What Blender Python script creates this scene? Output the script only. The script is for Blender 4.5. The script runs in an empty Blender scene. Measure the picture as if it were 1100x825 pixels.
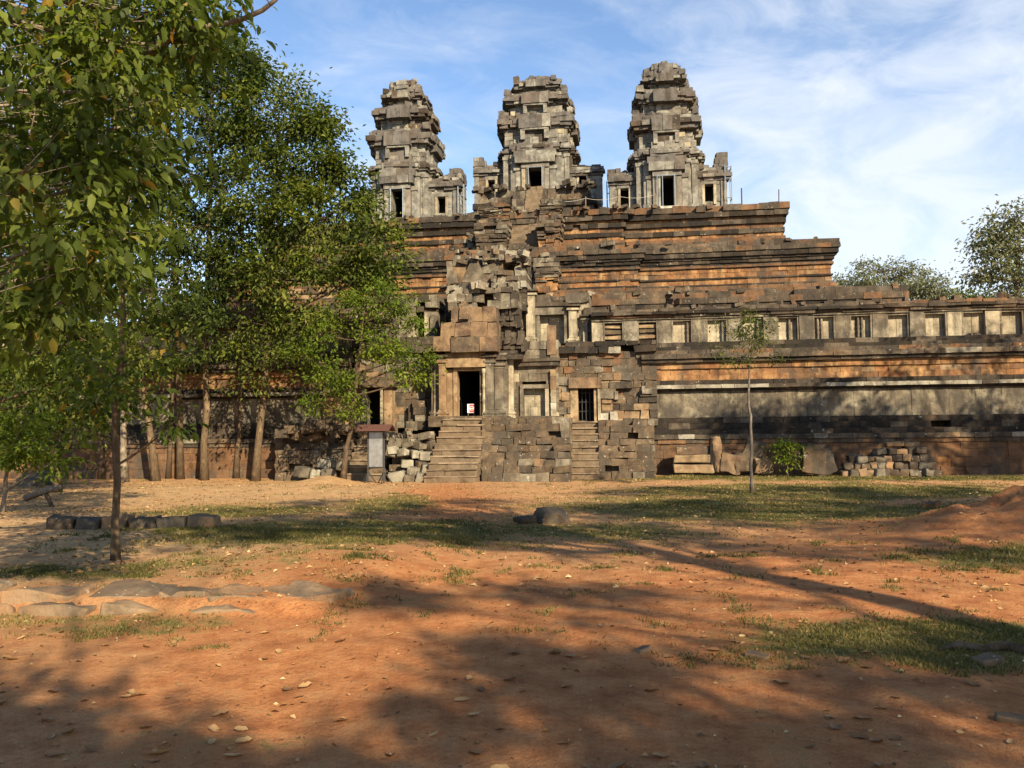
import bpy, bmesh, math, random
import numpy as np
from mathutils import Vector, Matrix, noise as mnoise

R = math.radians
scene = bpy.context.scene
COL = scene.collection

# ------------------------------------------------------------------ camera
YAW, PITCH, ROLL = R(8.5), R(3.8), R(-.5)
EYE = Vector((0, 0, 1.65))
cam = bpy.data.cameras.new('camera')
cam_ob = bpy.data.objects.new('camera', cam)
COL.objects.link(cam_ob)
CAM_ROT = Matrix.Rotation(YAW, 3, 'Z') @ Matrix.Rotation(math.pi / 2 + PITCH, 3, 'X') @ Matrix.Rotation(ROLL, 3, 'Z')
cam_ob.matrix_world = Matrix.Translation(EYE) @ CAM_ROT.to_4x4()
cam.sensor_fit = 'HORIZONTAL'
cam.sensor_width = 36
cam.lens = 900 / 1100 * 36
cam.clip_start = .05
cam.clip_end = 3000
scene.camera = cam_ob
scene.render.resolution_x, scene.render.resolution_y = 1024, 768

# ------------------------------------------------------------------ light
SUN_EL = R(30)
SUN_DIR = Vector((.56 * math.cos(SUN_EL), -.828 * math.cos(SUN_EL), math.sin(SUN_EL))).normalized()   # towards the sun
sun = bpy.data.lights.new('sun', 'SUN')
sun.energy = 5.0
sun.angle = R(.55)
sun.color = (1, .83, .58)
sun_ob = bpy.data.objects.new('sun', sun)
COL.objects.link(sun_ob)
sun_ob.rotation_euler = SUN_DIR.to_track_quat('Z', 'Y').to_euler()

world = bpy.data.worlds.new('World')
scene.world = world
world.use_nodes = True
scene.view_settings.view_transform = 'Standard'
scene.view_settings.look = 'None'
scene.view_settings.exposure = 1.15
scene.view_settings.gamma = 1
scene.view_settings.use_curve_mapping = False


class NT:
    """Small helper around a node tree."""
    def __init__(s, tree):
        s.t = tree
        s.t.nodes.clear()

    def n(s, typ, **kw):
        nd = s.t.nodes.new(typ)
        for k, v in kw.items():
            setattr(nd, k, v)
        return nd

    def l(s, a, b):
        s.t.links.new(a, b)

    def val(s, sock, v):
        if hasattr(v, 'is_linked') or isinstance(v, bpy.types.NodeSocket):
            s.l(v, sock)
        else:
            sock.default_value = v

    def math(s, op, a, b=0., c=None, clamp=False):
        nd = s.n('ShaderNodeMath', operation=op, use_clamp=clamp)
        s.val(nd.inputs[0], a)
        s.val(nd.inputs[1], b)
        if c is not None:
            s.val(nd.inputs[2], c)
        return nd.outputs[0]

    def vmul(s, v, k):
        nd = s.n('ShaderNodeVectorMath', operation='MULTIPLY')
        s.l(v, nd.inputs[0])
        nd.inputs[1].default_value = k
        return nd.outputs[0]

    def noise(s, vec, scale, detail=4, rough=.55, dist=0.):
        nd = s.n('ShaderNodeTexNoise')
        s.l(vec, nd.inputs['Vector'])
        nd.inputs['Scale'].default_value = scale
        nd.inputs['Detail'].default_value = detail
        nd.inputs['Roughness'].default_value = rough
        nd.inputs['Distortion'].default_value = dist
        return nd.outputs[0]

    def ramp(s, f, stops, interp='LINEAR'):
        nd = s.n('ShaderNodeValToRGB')
        nd.color_ramp.interpolation = interp
        e = nd.color_ramp.elements
        while len(e) > 1:
            e.remove(e[-1])
        for i, (p, c) in enumerate(stops):
            c = (c, c, c) if isinstance(c, (int, float)) else c
            q = e[0] if i == 0 else e.new(p)
            q.position = p
            q.color = (*c, 1)
        s.l(f, nd.inputs[0])
        return nd.outputs[0]

    def mix(s, f, a, b, mode='MIX'):
        nd = s.n('ShaderNodeMix', data_type='RGBA', blend_type=mode)
        s.val(nd.inputs[0], f)
        for sock, v in ((nd.inputs[6], a), (nd.inputs[7], b)):
            if isinstance(v, bpy.types.NodeSocket):
                s.l(v, sock)
            else:
                sock.default_value = (*v, 1)
        return nd.outputs[2]

    def attr(s, name):
        return s.n('ShaderNodeAttribute', attribute_name=name).outputs['Fac']


def build_sky():
    w = NT(world.node_tree)
    sky = w.n('ShaderNodeTexSky', sky_type='NISHITA')
    sky.sun_disc = False
    sky.sun_elevation = SUN_EL
    sky.sun_rotation = math.atan2(SUN_DIR.x, SUN_DIR.y)
    sky.air_density = 1.0
    sky.dust_density = .3
    sky.ozone_density = 3.0
    d = w.n('ShaderNodeTexCoord').outputs['Generated']
    sp = w.n('ShaderNodeSeparateXYZ')
    w.l(d, sp.inputs[0])
    h = w.math('ADD', w.math('MAXIMUM', sp.outputs[2], 0.), .42)
    cb = w.n('ShaderNodeCombineXYZ')
    w.l(w.math('DIVIDE', sp.outputs[0], h), cb.inputs[0])
    w.l(w.math('DIVIDE', sp.outputs[1], h), cb.inputs[1])
    w.l(w.math('MULTIPLY', sp.outputs[2], 1.6), cb.inputs[2])
    rot = w.n('ShaderNodeMapping')
    w.l(cb.outputs[0], rot.inputs[0])
    rot.inputs['Rotation'].default_value = (0, 0, R(-28))
    rot.inputs['Scale'].default_value = (1.25, 1.0, 1)
    rot.inputs['Location'].default_value = (3.1, .4, 0)
    broad = w.noise(rot.outputs[0], 1.5, 3, .5, .2)
    wisp = w.noise(w.vmul(rot.outputs[0], (1., 1.5, 1.9)), 4.2, 8, .6, .5)
    f = w.math('ADD', w.math('MULTIPLY', broad, .46), w.math('MULTIPLY', wisp, .60))
    low = w.math('MULTIPLY', w.math('SUBTRACT', .34, sp.outputs[2]), .55)          # more cloud lower down
    east = w.math('MULTIPLY', sp.outputs[0], .17)                                   # and towards the right
    f = w.math('ADD', w.math('ADD', f, low), east)
    m = w.ramp(f, [(.40, 0.0), (.50, .18), (.58, .44), (.72, .80)])
    cloud = w.mix(m, sky.outputs[0], (4.6, 4.8, 5.1))
    bg = w.n('ShaderNodeBackground')
    w.l(cloud, bg.inputs[0])
    bg.inputs[1].default_value = .1
    out = w.n('ShaderNodeOutputWorld')
    w.l(bg.outputs[0], out.inputs[0])


build_sky()

# ------------------------------------------------------------------ tagging
def tag(o, label, cat, group=None, kind=None):
    if label:
        o['label'] = label
    if cat:
        o['category'] = cat
    if group:
        o['group'] = group
    if kind:
        o['kind'] = kind
    return o


def empty(name, loc, label, cat, group=None):
    o = bpy.data.objects.new(name, None)
    o.empty_display_size = .3
    o.location = loc
    COL.objects.link(o)
    return tag(o, label, cat, group)


def place(o, parent):
    """Parent a mesh written in world coordinates to an Empty that has a location only."""
    o.parent = parent
    root = parent
    p = Vector((0, 0, 0))
    while root is not None:
        p += root.location
        root = root.parent
    o.location = o.location - p


def at(px, py, Y):
    d = CAM_ROT @ Vector(((px - 550) / 900, -(py - 412.5) / 900, -1))
    return EYE + d * (Y / d.y)


def gx(px, Y, py=420):
    return at(px, py, Y).x


def gz(py, Y, px=560):
    return at(px, py, Y).z


# ------------------------------------------------------------------ materials
MATS = {}


def material(name):
    m = bpy.data.materials.new(name)
    m.use_nodes = True
    MATS[name] = m
    return m, NT(m.node_tree)


def finish(t, colour, rough=.9, bump=None, bstr=.3, bdist=.02, spec=.2):
    b = t.n('ShaderNodeBsdfPrincipled')
    t.val(b.inputs['Base Color'], colour if isinstance(colour, bpy.types.NodeSocket) else (*colour, 1))
    t.val(b.inputs['Roughness'], rough)
    b.inputs['Specular IOR Level'].default_value = spec
    if bump is not None:
        bn = t.n('ShaderNodeBump')
        bn.inputs['Strength'].default_value = bstr
        bn.inputs['Distance'].default_value = bdist
        t.l(bump, bn.inputs['Height'])
        t.l(bn.outputs[0], b.inputs['Normal'])
    o = t.n('ShaderNodeOutputMaterial')
    t.l(b.outputs[0], o.inputs[0])
    return b


def stone(name, cols, crust=.45, streak=.4, lichen=.25, dark=(.030, .026, .021), pale=(.50, .48, .40), bstr=.55, mottle=None):
    """Weathered block stone: a tone per block, black crust growing on ledges, run-off streaks, pale lichen spots."""
    m, t = material(name)
    g = t.n('ShaderNodeNewGeometry')
    pos = g.outputs['Position']
    tint = t.attr('tint')
    k = len(cols)
    base = t.ramp(tint, [(i / max(1, k - 1), c) for i, c in enumerate(cols)])
    v = t.noise(pos, 2.3, 8, .68)
    base = t.mix(1., base, t.ramp(v, [(.30, .38), (.5, .98), (.70, 1.30)]), 'MULTIPLY')
    hue = t.noise(pos, .55, 3, .5)
    base = t.mix(t.ramp(hue, [(.48, 0.), (.72, .4)]), base, (.13, .082, .048))
    if mottle:
        mv = t.noise(pos, 1.7, 7, .66, .4)
        base = t.mix(t.ramp(mv, [(.44, 0.), (.60, .85)]), base, mottle)
    # run-off streaks
    sv = t.noise(t.vmul(pos, (1.9, 1.9, .30)), 1.3, 8, .72, .5)
    where = t.noise(pos, .7, 3, .5)
    sm = t.math('MULTIPLY', t.ramp(sv, [(.46, 0.), (.64, streak)]), t.ramp(where, [(.40, .25), (.58, 1.)]))
    base = t.mix(sm, base, (.032, .026, .020))
    # crust on ledges and in patches
    nz = t.n('ShaderNodeSeparateXYZ')
    t.l(g.outputs['Normal'], nz.inputs[0])
    up = t.math('MULTIPLY', nz.outputs[2], .22)
    cv = t.math('ADD', t.noise(t.vmul(pos, (1, 1, .7)), 1.15, 9, .68), up)
    cm = t.ramp(cv, [(.70 - .36 * crust, 0.), (.84 - .36 * crust, .6 + .36 * crust)])
    fine = t.noise(pos, 14, 4, .6)
    crustcol = t.mix(fine, dark, tuple(3.0 * c for c in dark))
    base = t.mix(cm, base, crustcol)
    # lichen
    lv = t.noise(pos, 5.5, 6, .7)
    lv = t.math('ADD', lv, t.math('MULTIPLY', t.math('SUBTRACT', t.noise(pos, 21, 3, .6), .5), .35))
    lm = t.ramp(lv, [(.69 - .17 * lichen, 0.), (.75 - .17 * lichen, .6)])
    base = t.mix(lm, base, pale)
    bh = t.math('ADD', t.noise(pos, 9, 7, .65), t.math('MULTIPLY', t.noise(pos, 38, 3, .6), .35))
    finish(t, base, .93, bh, bstr, .05, .12)
    return m


stone('grey_sandstone', [(.155, .135, .098), (.19, .168, .125), (.225, .20, .15), (.17, .135, .09)], .58, .5, .3, mottle=(.090, .072, .052))
stone('tower_sandstone', [(.205, .200, .170), (.235, .228, .192), (.27, .258, .215), (.215, .192, .155)], .42, .6, .2, (.05, .048, .044), mottle=(.115, .108, .094))
stone('dark_sandstone', [(.062, .050, .037), (.085, .069, .051), (.105, .086, .064), (.075, .055, .038)], .75, .6, .3, (.018, .015, .012))
stone('tower_dark_sandstone', [(.085, .079, .072), (.105, .098, .089), (.13, .121, .108), (.092, .081, .071)], .5, .6, .15, (.045, .039, .032))
stone('black_crust_stone', [(.022, .018, .014), (.032, .026, .019), (.044, .034, .024)], .8, .4, .16, (.010, .009, .008))
stone('brown_sandstone', [(.110, .076, .046), (.135, .098, .060), (.16, .118, .075), (.105, .072, .044)], .66, .5, .34, mottle=(.060, .044, .032))
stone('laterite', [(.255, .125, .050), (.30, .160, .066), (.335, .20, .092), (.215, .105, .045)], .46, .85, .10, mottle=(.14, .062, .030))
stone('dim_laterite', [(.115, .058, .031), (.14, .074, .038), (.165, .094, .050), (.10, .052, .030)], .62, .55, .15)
stone('pale_sandstone', [(.31, .27, .185), (.345, .30, .212), (.28, .235, .158)], .18, .7, .08)
stone('stained_panel', [(.225, .198, .140), (.255, .225, .16), (.195, .165, .115)], .74, 1.0, .06, mottle=(.095, .076, .054))
stone('lichen_stone', [(.235, .218, .168), (.275, .255, .20), (.20, .178, .132)], .55, .3, .5)
stone('repair_block', [(.42, .39, .31), (.45, .42, .35)], .05, .2, .0)
stone('red_sandstone', [(.115, .073, .047), (.14, .092, .058), (.095, .060, .041)], .55, .5, .22, mottle=(.235, .160, .090))
stone('ochre_sandstone', [(.275, .195, .108), (.305, .222, .13), (.25, .165, .085)], .34, .5, .12, mottle=(.17, .105, .06))
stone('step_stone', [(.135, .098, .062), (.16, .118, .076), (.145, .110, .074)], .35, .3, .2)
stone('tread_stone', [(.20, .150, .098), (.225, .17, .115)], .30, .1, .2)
stone('paving_stone', [(.17, .12, .074), (.205, .15, .095), (.15, .106, .064)], .2, .1, .25, mottle=(.27, .16, .085))

def plain(name, col, rough=.5, metal=0., var=.25, sc=12):
    m, t = material(name)
    pos = t.n('ShaderNodeNewGeometry').outputs['Position']
    v = t.noise(pos, sc, 5, .6)
    c = t.mix(1., col, t.ramp(v, [(.3, 1 - var), (.7, 1 + var * .5)]), 'MULTIPLY')
    b = finish(t, c, rough, v, .15, .01, .4)
    b.inputs['Metallic'].default_value = metal
    return m


plain('steel_prop', (.20, .25, .30), .5, .3)
plain('dark_steel', (.06, .06, .06), .5, .5)
plain('sign_panel', (.34, .34, .33), .35, .6, .35, 5)
plain('rust_roof', (.085, .036, .026), .8)
plain('white_paint', (.75, .74, .7), .6, 0, .1)
plain('red_paint', (.55, .05, .06), .6, 0, .1)
plain('rope', (.42, .39, .33), .9)
plain('timber', (.20, .13, .075), .85)
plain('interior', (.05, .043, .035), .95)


def bark(name, c1, c2):
    m, t = material(name)
    pos = t.n('ShaderNodeNewGeometry').outputs['Position']
    a = t.noise(t.vmul(pos, (9, 9, 2.2)), 2.2, 7, .65)
    b = t.noise(pos, 3., 4, .6)
    c = t.mix(t.ramp(a, [(.32, 0.), (.68, 1.)]), c1, c2)
    c = t.mix(t.ramp(b, [(.55, 0.), (.7, .6)]), c, tuple(min(.6, x * 1.9) for x in c2))
    finish(t, c, .9, a, .6, .03, .1)
    return m


bark('brown_bark', (.045, .030, .018), (.115, .082, .052))
bark('pale_bark', (.10, .080, .056), (.23, .19, .14))
bark('grey_bark', (.07, .058, .046), (.15, .125, .10))
bark('ochre_bark', (.060, .041, .024), (.15, .108, .066))


def foliage(name, cols, trans=.38, tmul=(1.5, 1.6, .6)):
    m, t = material(name)
    tint = t.attr('tint')
    k = len(cols)
    c = t.ramp(tint, [(p, q) for p, q in cols])
    pos = t.n('ShaderNodeNewGeometry').outputs['Position']
    c = t.mix(1., c, t.ramp(t.noise(pos, .8, 3, .5), [(.3, .72), (.7, 1.25)]), 'MULTIPLY')
    b = t.n('ShaderNodeBsdfPrincipled')
    t.l(c, b.inputs['Base Color'])
    b.inputs['Roughness'].default_value = .55
    b.inputs['Specular IOR Level'].default_value = .18
    tr = t.n('ShaderNodeBsdfTranslucent')
    t.l(t.mix(1., c, tmul, 'MULTIPLY'), tr.inputs[0])
    mx = t.n('ShaderNodeMixShader')
    mx.inputs[0].default_value = trans
    t.l(b.outputs[0], mx.inputs[1])
    t.l(tr.outputs[0], mx.inputs[2])
    o = t.n('ShaderNodeOutputMaterial')
    t.l(mx.outputs[0], o.inputs[0])
    return m


foliage('broad_leaf', [(0, (.040, .060, .010)), (.5, (.086, .118, .018)), (.9, (.15, .18, .032)), (.96, (.24, .19, .035)), (1, (.27, .13, .02))], .45)
foliage('forest_leaf', [(0, (.030, .046, .010)), (.35, (.068, .092, .016)), (.7, (.125, .150, .026)), (.92, (.175, .188, .038)), (1, (.24, .19, .034))], .44)
foliage('deep_leaf', [(0, (.022, .039, .011)), (.4, (.052, .075, .016)), (.75, (.100, .124, .026)), (1, (.145, .16, .036))], .42)
foliage('bright_leaf', [(0, (.060, .095, .012)), (.5, (.112, .158, .018)), (1, (.19, .22, .026))], .45)
foliage('hazed_olive_leaf', [(0, (.11, .118, .075)), (.5, (.165, .172, .11)), (1, (.21, .212, .145))])  # far crowns: distance haze is put into the colour as a paler olive
foliage('dry_leaf', [(0, (.16, .085, .035)), (.4, (.28, .16, .07)), (.75, (.40, .26, .12)), (1, (.50, .38, .20))], .12, (1.2, 1., .8))
foliage('grass_blade', [(0, (.040, .048, .012)), (.40, (.085, .088, .022)), (.7, (.18, .145, .05)), (1, (.30, .22, .09))], .3, (1.3, 1.3, .6))


def ground_material():
    m, t = material('earth')
    pos = t.n('ShaderNodeNewGeometry').outputs['Position']
    red, grass, leafy = t.attr('red'), t.attr('grass'), t.attr('litter')
    big = t.noise(pos, .5, 5, .6)
    mid = t.noise(pos, 3.2, 8, .68)
    fine = t.noise(pos, 26, 6, .7)
    redc = t.ramp(mid, [(.3, (.255, .092, .034)), (.5, (.385, .162, .062)), (.7, (.49, .240, .100))])
    sand = t.ramp(mid, [(.3, (.29, .170, .078)), (.5, (.40, .255, .125)), (.72, (.49, .335, .170))])
    rm = t.math('ADD', red, t.math('MULTIPLY', t.math('SUBTRACT', big, .5), .9), clamp=True)
    c = t.mix(rm, sand, redc)
    gcol = t.ramp(t.noise(pos, 7, 6, .7), [(.3, (.055, .060, .016)), (.5, (.115, .108, .030)), (.68, (.27, .205, .078))])
    gm = t.math('ADD', grass, t.math('MULTIPLY', t.math('SUBTRACT', mid, .5), 1.3))
    gm = t.math('ADD', gm, t.math('MULTIPLY', t.math('SUBTRACT', fine, .5), .8))
    c = t.mix(t.ramp(gm, [(.26, 0.), (.52, .95)]), c, gcol)
    # small debris in the dust
    vor = t.n('ShaderNodeTexVoronoi')
    t.l(pos, vor.inputs['Vector'])
    vor.inputs['Scale'].default_value = 16
    sp = t.ramp(vor.outputs['Distance'], [(.10, 1.), (.2, 0.)])
    pick = t.ramp(t.noise(pos, 5, 3, .6), [(.5, 0.), (.6, 1.)])
    c = t.mix(t.math('MULTIPLY', t.math('MULTIPLY', sp, pick), .35), c, (.17, .085, .04))
    c = t.mix(1., c, t.ramp(fine, [(.25, .70), (.5, 1.), (.78, 1.22)]), 'MULTIPLY')
    c = t.mix(1., c, t.ramp(big, [(.3, .86), (.7, 1.1)]), 'MULTIPLY')
    grit = t.noise(pos, 95, 3, .7)
    c = t.mix(1., c, t.ramp(grit, [(.30, .72), (.5, 1.), (.72, 1.25)]), 'MULTIPLY')
    tr = t.noise(t.vmul(pos, (1., .45, 1.)), 6, 6, .7, .8)
    bh = t.math('ADD', t.math('MULTIPLY', mid, .6), t.math('MULTIPLY', fine, .5))
    bh = t.math('ADD', bh, t.math('ADD', t.math('MULTIPLY', grit, .22), t.math('MULTIPLY', tr, .6)))
    finish(t, c, .95, bh, .85, .06, .1)
    return m


ground_material()

# ------------------------------------------------------------------ mesh building
BOXF = ((0, 3, 2, 1), (4, 5, 6, 7), (0, 1, 5, 4), (1, 2, 6, 5), (2, 3, 7, 6), (3, 0, 4, 7))


class MB:
    def __init__(s, seed=0):
        s.v, s.f, s.m, s.t = [], [], [], []
        s.mats = []
        s.r = random.Random(seed)

    def mi(s, mat, p=None):
        if not isinstance(mat, str):                    # weighted choice [(name, weight), ...], kinds of stone gather in patches
            if p is None:
                mat = s.r.choices([a for a, _ in mat], [b for _, b in mat])[0]
            else:
                u = .5 + .8 * mnoise.noise(Vector(p) * .55) + s.r.uniform(-.26, .26)
                u = min(.999, max(0, u)) * sum(b for _, b in mat)
                for a, b in mat:
                    u -= b
                    if u < 0:
                        break
                mat = a
        if mat not in s.mats:
            s.mats.append(mat)
        return s.mats.index(mat)

    def hexa(s, pts, mat, jit=0., tint=None):
        b = len(s.v)
        r = s.r
        for p in pts:
            s.v.append((p[0] + r.uniform(-jit, jit), p[1] + r.uniform(-jit, jit), p[2] + r.uniform(-jit, jit)))
        k = s.mi(mat, pts[0])
        q = min(1, max(0, r.gauss(.5, .22))) if tint is None else tint
        for f in BOXF:
            s.f.append(tuple(b + i for i in f))
            s.m.append(k)
            s.t.append(q)

    def box(s, x0, x1, y0, y1, z0, z1, mat, jit=.0, tint=None, rz=0., tilt=0.):
        pts = [(x0, y0, z0), (x1, y0, z0), (x1, y1, z0), (x0, y1, z0), (x0, y0, z1), (x1, y0, z1), (x1, y1, z1), (x0, y1, z1)]
        if rz or tilt:
            c = Vector(((x0 + x1) / 2, (y0 + y1) / 2, (z0 + z1) / 2))
            M = Matrix.Rotation(rz, 3, 'Z') @ Matrix.Rotation(tilt, 3, 'Y')
            pts = [c + M @ (Vector(p) - c) for p in pts]
        s.hexa(pts, mat, jit, tint)

    def row(s, ax, ay, bx, by, z0, z1, depth, bw, mat, jit=.02, skip=0., zj=.0):
        """One course of blocks from a to b; the wall lies to the left of a->b."""
        a = Vector((ax, ay))
        d = Vector((bx, by)) - a
        L = d.length
        if L < .02:
            return
        d /= L
        n = Vector((-d.y, d.x))
        p = -s.r.random() * bw * .5
        while p < L - .01:
            w = bw * s.r.uniform(.65, 1.4)
            q = min(L, p + w)
            if L - q < bw * .3:
                q = L
            p0 = max(0, p)
            if q - p0 > .03 and s.r.random() >= skip:
                o = s.r.uniform(-jit, jit)
                u0, u1 = p0 + .003, q - .003
                zz = z1 + (s.r.uniform(-zj, zj) if zj else 0)
                c = [a + d * u0 + n * o, a + d * u1 + n * o, a + d * u1 + n * depth, a + d * u0 + n * depth]
                s.hexa([(*k, z0 + .002) for k in c] + [(*k, zz - .002) for k in c], mat, min(.006 + jit * .42, .05))
            p = q

    def ring(s, x0, x1, y0, y1, z0, z1, depth, bw, mat, jit=.02, skip=0., sides='frbl', zj=0., fill=True):
        e = depth * .9
        if 'f' in sides:
            s.row(x0, y0, x1, y0, z0, z1, depth, bw, mat, jit, skip, zj)
        if 'r' in sides:
            s.row(x1, y0 + e, x1, y1, z0, z1, depth, bw, mat, jit, skip, zj)
        if 'b' in sides:
            s.row(x1, y1, x0, y1, z0, z1, depth, bw, mat, jit, skip, zj)
        if 'l' in sides:
            s.row(x0, y1, x0, y0 + e, z0, z1, depth, bw, mat, jit, skip, zj)
        if fill:
            i = min(depth * .55, (x1 - x0) * .3, (y1 - y0) * .3)
            s.box(x0 + i, x1 - i, y0 + i, y1 - i, z0, z1 - .004, mat, .0)

    def wall(s, x0, x1, z0, z1, y, depth, ch, bw, mat, jit=.02, skip=0., hole=None, top=0.):
        """A coursed wall facing the viewer side (-y), with an optional opening (x0, x1, z0, z1) and a ragged top."""
        z = z0
        while z < z1 - .04:
            h = ch * s.r.uniform(.85, 1.15)
            e = min(z1, z + h)
            if z1 - e < ch * .4:
                e = z1
            sk = skip + (top if e > z1 - ch * 1.5 else 0)
            if hole and e > hole[2] + .02 and z < hole[3] - .02:
                s.row(x0, y, hole[0], y, z, e, depth, bw, mat, jit, sk)
                s.row(hole[1], y, x1, y, z, e, depth, bw, mat, jit, sk)
            else:
                s.row(x0, y, x1, y, z, e, depth, bw, mat, jit, sk)
            z = e

    def pbox(s, px0, px1, py0, py1, Y, depth, mat, jit=.015, tint=None):
        """A block whose front face is at distance Y."""
        c = (px0 + px1) / 2
        s.box(gx(px0, Y), gx(px1, Y), Y, Y + depth, gz(py1, Y, c), gz(py0, Y, c), mat, jit, tint)

    def pwall(s, px0, px1, py0, py1, Y, depth, ch, bw, mat, jit=.02, skip=0., hole=None, top=0., back=True):
        c = (px0 + px1) / 2
        x0, x1, z0, z1 = gx(px0, Y), gx(px1, Y), gz(py1, Y, c), gz(py0, Y, c)
        h = None
        if hole:
            h = (gx(hole[0], Y), gx(hole[1], Y), gz(hole[3], Y, c), gz(hole[2], Y, c))
        s.wall(x0, x1, z0, z1, Y, depth, ch, bw, mat, jit, skip, h, top)
        if back:
            i = depth * .6
            if h:
                s.box(x0, h[0], Y + i, Y + depth + .3, z0, z1 - .1, mat)
                s.box(h[1], x1, Y + i, Y + depth + .3, z0, z1 - .1, mat)
                s.box(h[0] + .003, h[1] - .003, Y + i, Y + depth + .3, h[3], z1 - .1, mat)
            else:
                s.box(x0 + .03, x1 - .03, Y + i, Y + depth + .3, z0, z1 - .12, mat)
        return x0, x1, z0, z1

    def rubble(s, x0, x1, y0, y1, z, n, size, mat, up=.0):
        for _ in range(n):
            a = size * s.r.uniform(.5, 1.4)
            b = size * s.r.uniform(.5, 1.1)
            h = size * s.r.uniform(.4, .9)
            x, y = s.r.uniform(x0, x1), s.r.uniform(y0, y1)
            zz = z + s.r.uniform(-.03, up)
            s.box(x - a / 2, x + a / 2, y - b / 2, y + b / 2, zz, zz + h, mat, .05 * size, None, s.r.uniform(-.7, .7), s.r.uniform(-.25, .25))

    def tube(s, pts, rad, mat, sides=8, cap=True, tint=None):
        k = s.mi(mat)
        q = s.r.random() if tint is None else tint
        b0 = len(s.v)
        up = Vector((0, 0, 1))
        n = len(pts)
        for i, p in enumerate(pts):
            p = Vector(p)
            d = (Vector(pts[min(n - 1, i + 1)]) - Vector(pts[max(0, i - 1)])).normalized()
            a = d.cross(up if abs(d.z) < .9 else Vector((1, 0, 0))).normalized()
            c = d.cross(a).normalized()
            for j in range(sides):
                t = 2 * math.pi * j / sides
                s.v.append(tuple(p + (a * math.cos(t) + c * math.sin(t)) * rad[i]))
        for i in range(n - 1):
            for j in range(sides):
                j2 = (j + 1) % sides
                s.f.append((b0 + i * sides + j, b0 + i * sides + j2, b0 + (i + 1) * sides + j2, b0 + (i + 1) * sides + j))
                s.m.append(k)
                s.t.append(q)
        if cap:
            s.f.append(tuple(b0 + j for j in range(sides))[::-1])
            s.f.append(tuple(b0 + (n - 1) * sides + j for j in range(sides)))
            s.m += [k, k]
            s.t += [q, q]

    def build(s, name, parent=None, smooth=False):
        me = bpy.data.meshes.new(name)
        me.from_pydata(s.v, [], s.f)
        for m in s.mats:
            me.materials.append(MATS[m])
        me.polygons.foreach_set('material_index', s.m)
        if smooth:
            me.polygons.foreach_set('use_smooth', [True] * len(s.f))
        a = me.attributes.new('tint', 'FLOAT', 'FACE')
        a.data.foreach_set('value', s.t)
        me.update()
        o = bpy.data.objects.new(name, me)
        COL.objects.link(o)
        if parent is not None:
            place(o, parent)
        return o


def centred(o, loc):
    """Move a world-space mesh so its origin sits at loc."""
    o.data.transform(Matrix.Translation(-Vector(loc)))
    o.location = loc
    return o


# ------------------------------------------------------------------ ground
def sm(a, b, x):
    t = min(1, max(0, (x - a) / (b - a)))
    return t * t * (3 - 2 * t)


def ell(x, y, cx, cy, rx, ry, rot=0.):
    c, s_ = math.cos(rot), math.sin(rot)
    dx, dy = x - cx, y - cy
    u, v = (dx * c + dy * s_) / rx, (-dx * s_ + dy * c) / ry
    return math.exp(-(u * u + v * v))


KERB_Y = 7.75


def height(x, y):
    h = .0
    n = mnoise.noise(Vector((x * .22, y * .22, 3.1)))
    h += .05 * n * sm(3, 8, y)
    if y < 40:
        h += .030 * mnoise.noise(Vector((x * .9, y * .9, 7.7))) + .016 * mnoise.noise(Vector((x * 1.9, y * 1.9, 4.7))) + .010 * mnoise.noise(Vector((x * 3.1, y * 3.1, 1.7)))
    kx = 1 - sm(-3.5, -2.3, x)
    h += .13 * sm(KERB_Y - .12, KERB_Y + .12, y + .3 * mnoise.noise(Vector((x * .5, 2, 2))) * sm(-3.4, -2.5, x)) * kx * (1 - sm(14, 22, y))
    h += .80 * ell(x, y, 7.6, 15.6, 2.5, 1.6) * (1 + .6 * mnoise.noise(Vector((x * .9, y * .9, 5))) + .22 * mnoise.noise(Vector((x * 3.3, y * 3.3, 2))))
    h += .10 * ell(x, y, -4.2, 10.3, 1.4, .9)
    h += .35 * ell(x, y, -11.9, 31.2, 1.0, .8)
    h += .14 * ell(x, y, -13, 27, 5, 2.4)
    h += .10 * sm(30, 35, y) * sm(-4, 2, x)
    return h


def masks(x, y):
    red = .35
    red += .75 * ell(x, y, 0.5, 6.5, 7.5, 3.6) + .6 * ell(x, y, 3.2, 11.5, 4.5, 3.2, .3) + .95 * ell(x, y, -5.3, 23, 1.5, 10, .22)
    red += .7 * ell(x, y, 7.7, 15.6, 3.4, 2.6) + .5 * ell(x, y, 6.5, 17, 4, 6) + .4 * ell(x, y, -3.2, 9.6, 1.4, 1.6)
    red -= .45 * ell(x, y, -10, 12, 6.5, 5) + .4 * ell(x, y, -14, 26, 8, 7)
    g = 0.
    for cx, cy, rx, ry, rot, a in ((-5.0, 14.0, 3.2, 2.0, .25, .75), (-9.0, 18.5, 2.6, 2.6, .3, .62), (-6.5, 21, 1.3, 3.6, .2, .55),
                                   (2.6, 20.5, 4.6, 3.4, -.25, .78), (5.8, 27, 6.5, 3.6, .1, .75), (-.9, 15.5, 1.9, 1.5, .1, .62),
                                   (5.3, 12.1, 2.1, 1.1, .2, .48), (2.6, 7.2, 1.5, .75, .15, .72), (-4.6, 7.2, 1.9, .45, .08, .40),
                                   (-2.4, 8.3, .8, .6, 0, .35), (-8.0, 7.3, 2.6, .5, 0, .40), (8, 34, 12, 1.7, 0, .72), (-5.6, 9.6, 2.4, .9, .1, .35)):
        g = max(g, a * min(1, 1.35 * ell(x, y, cx, cy, rx, ry, rot)))
    g += .30 * mnoise.noise(Vector((x * .6, y * .6, 9.)))
    far = max(0, math.hypot(x, y - 20) - 45) / 40
    g = max(g, min(.7, far))
    return min(1, max(0, red)), min(1, max(0, g))


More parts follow.
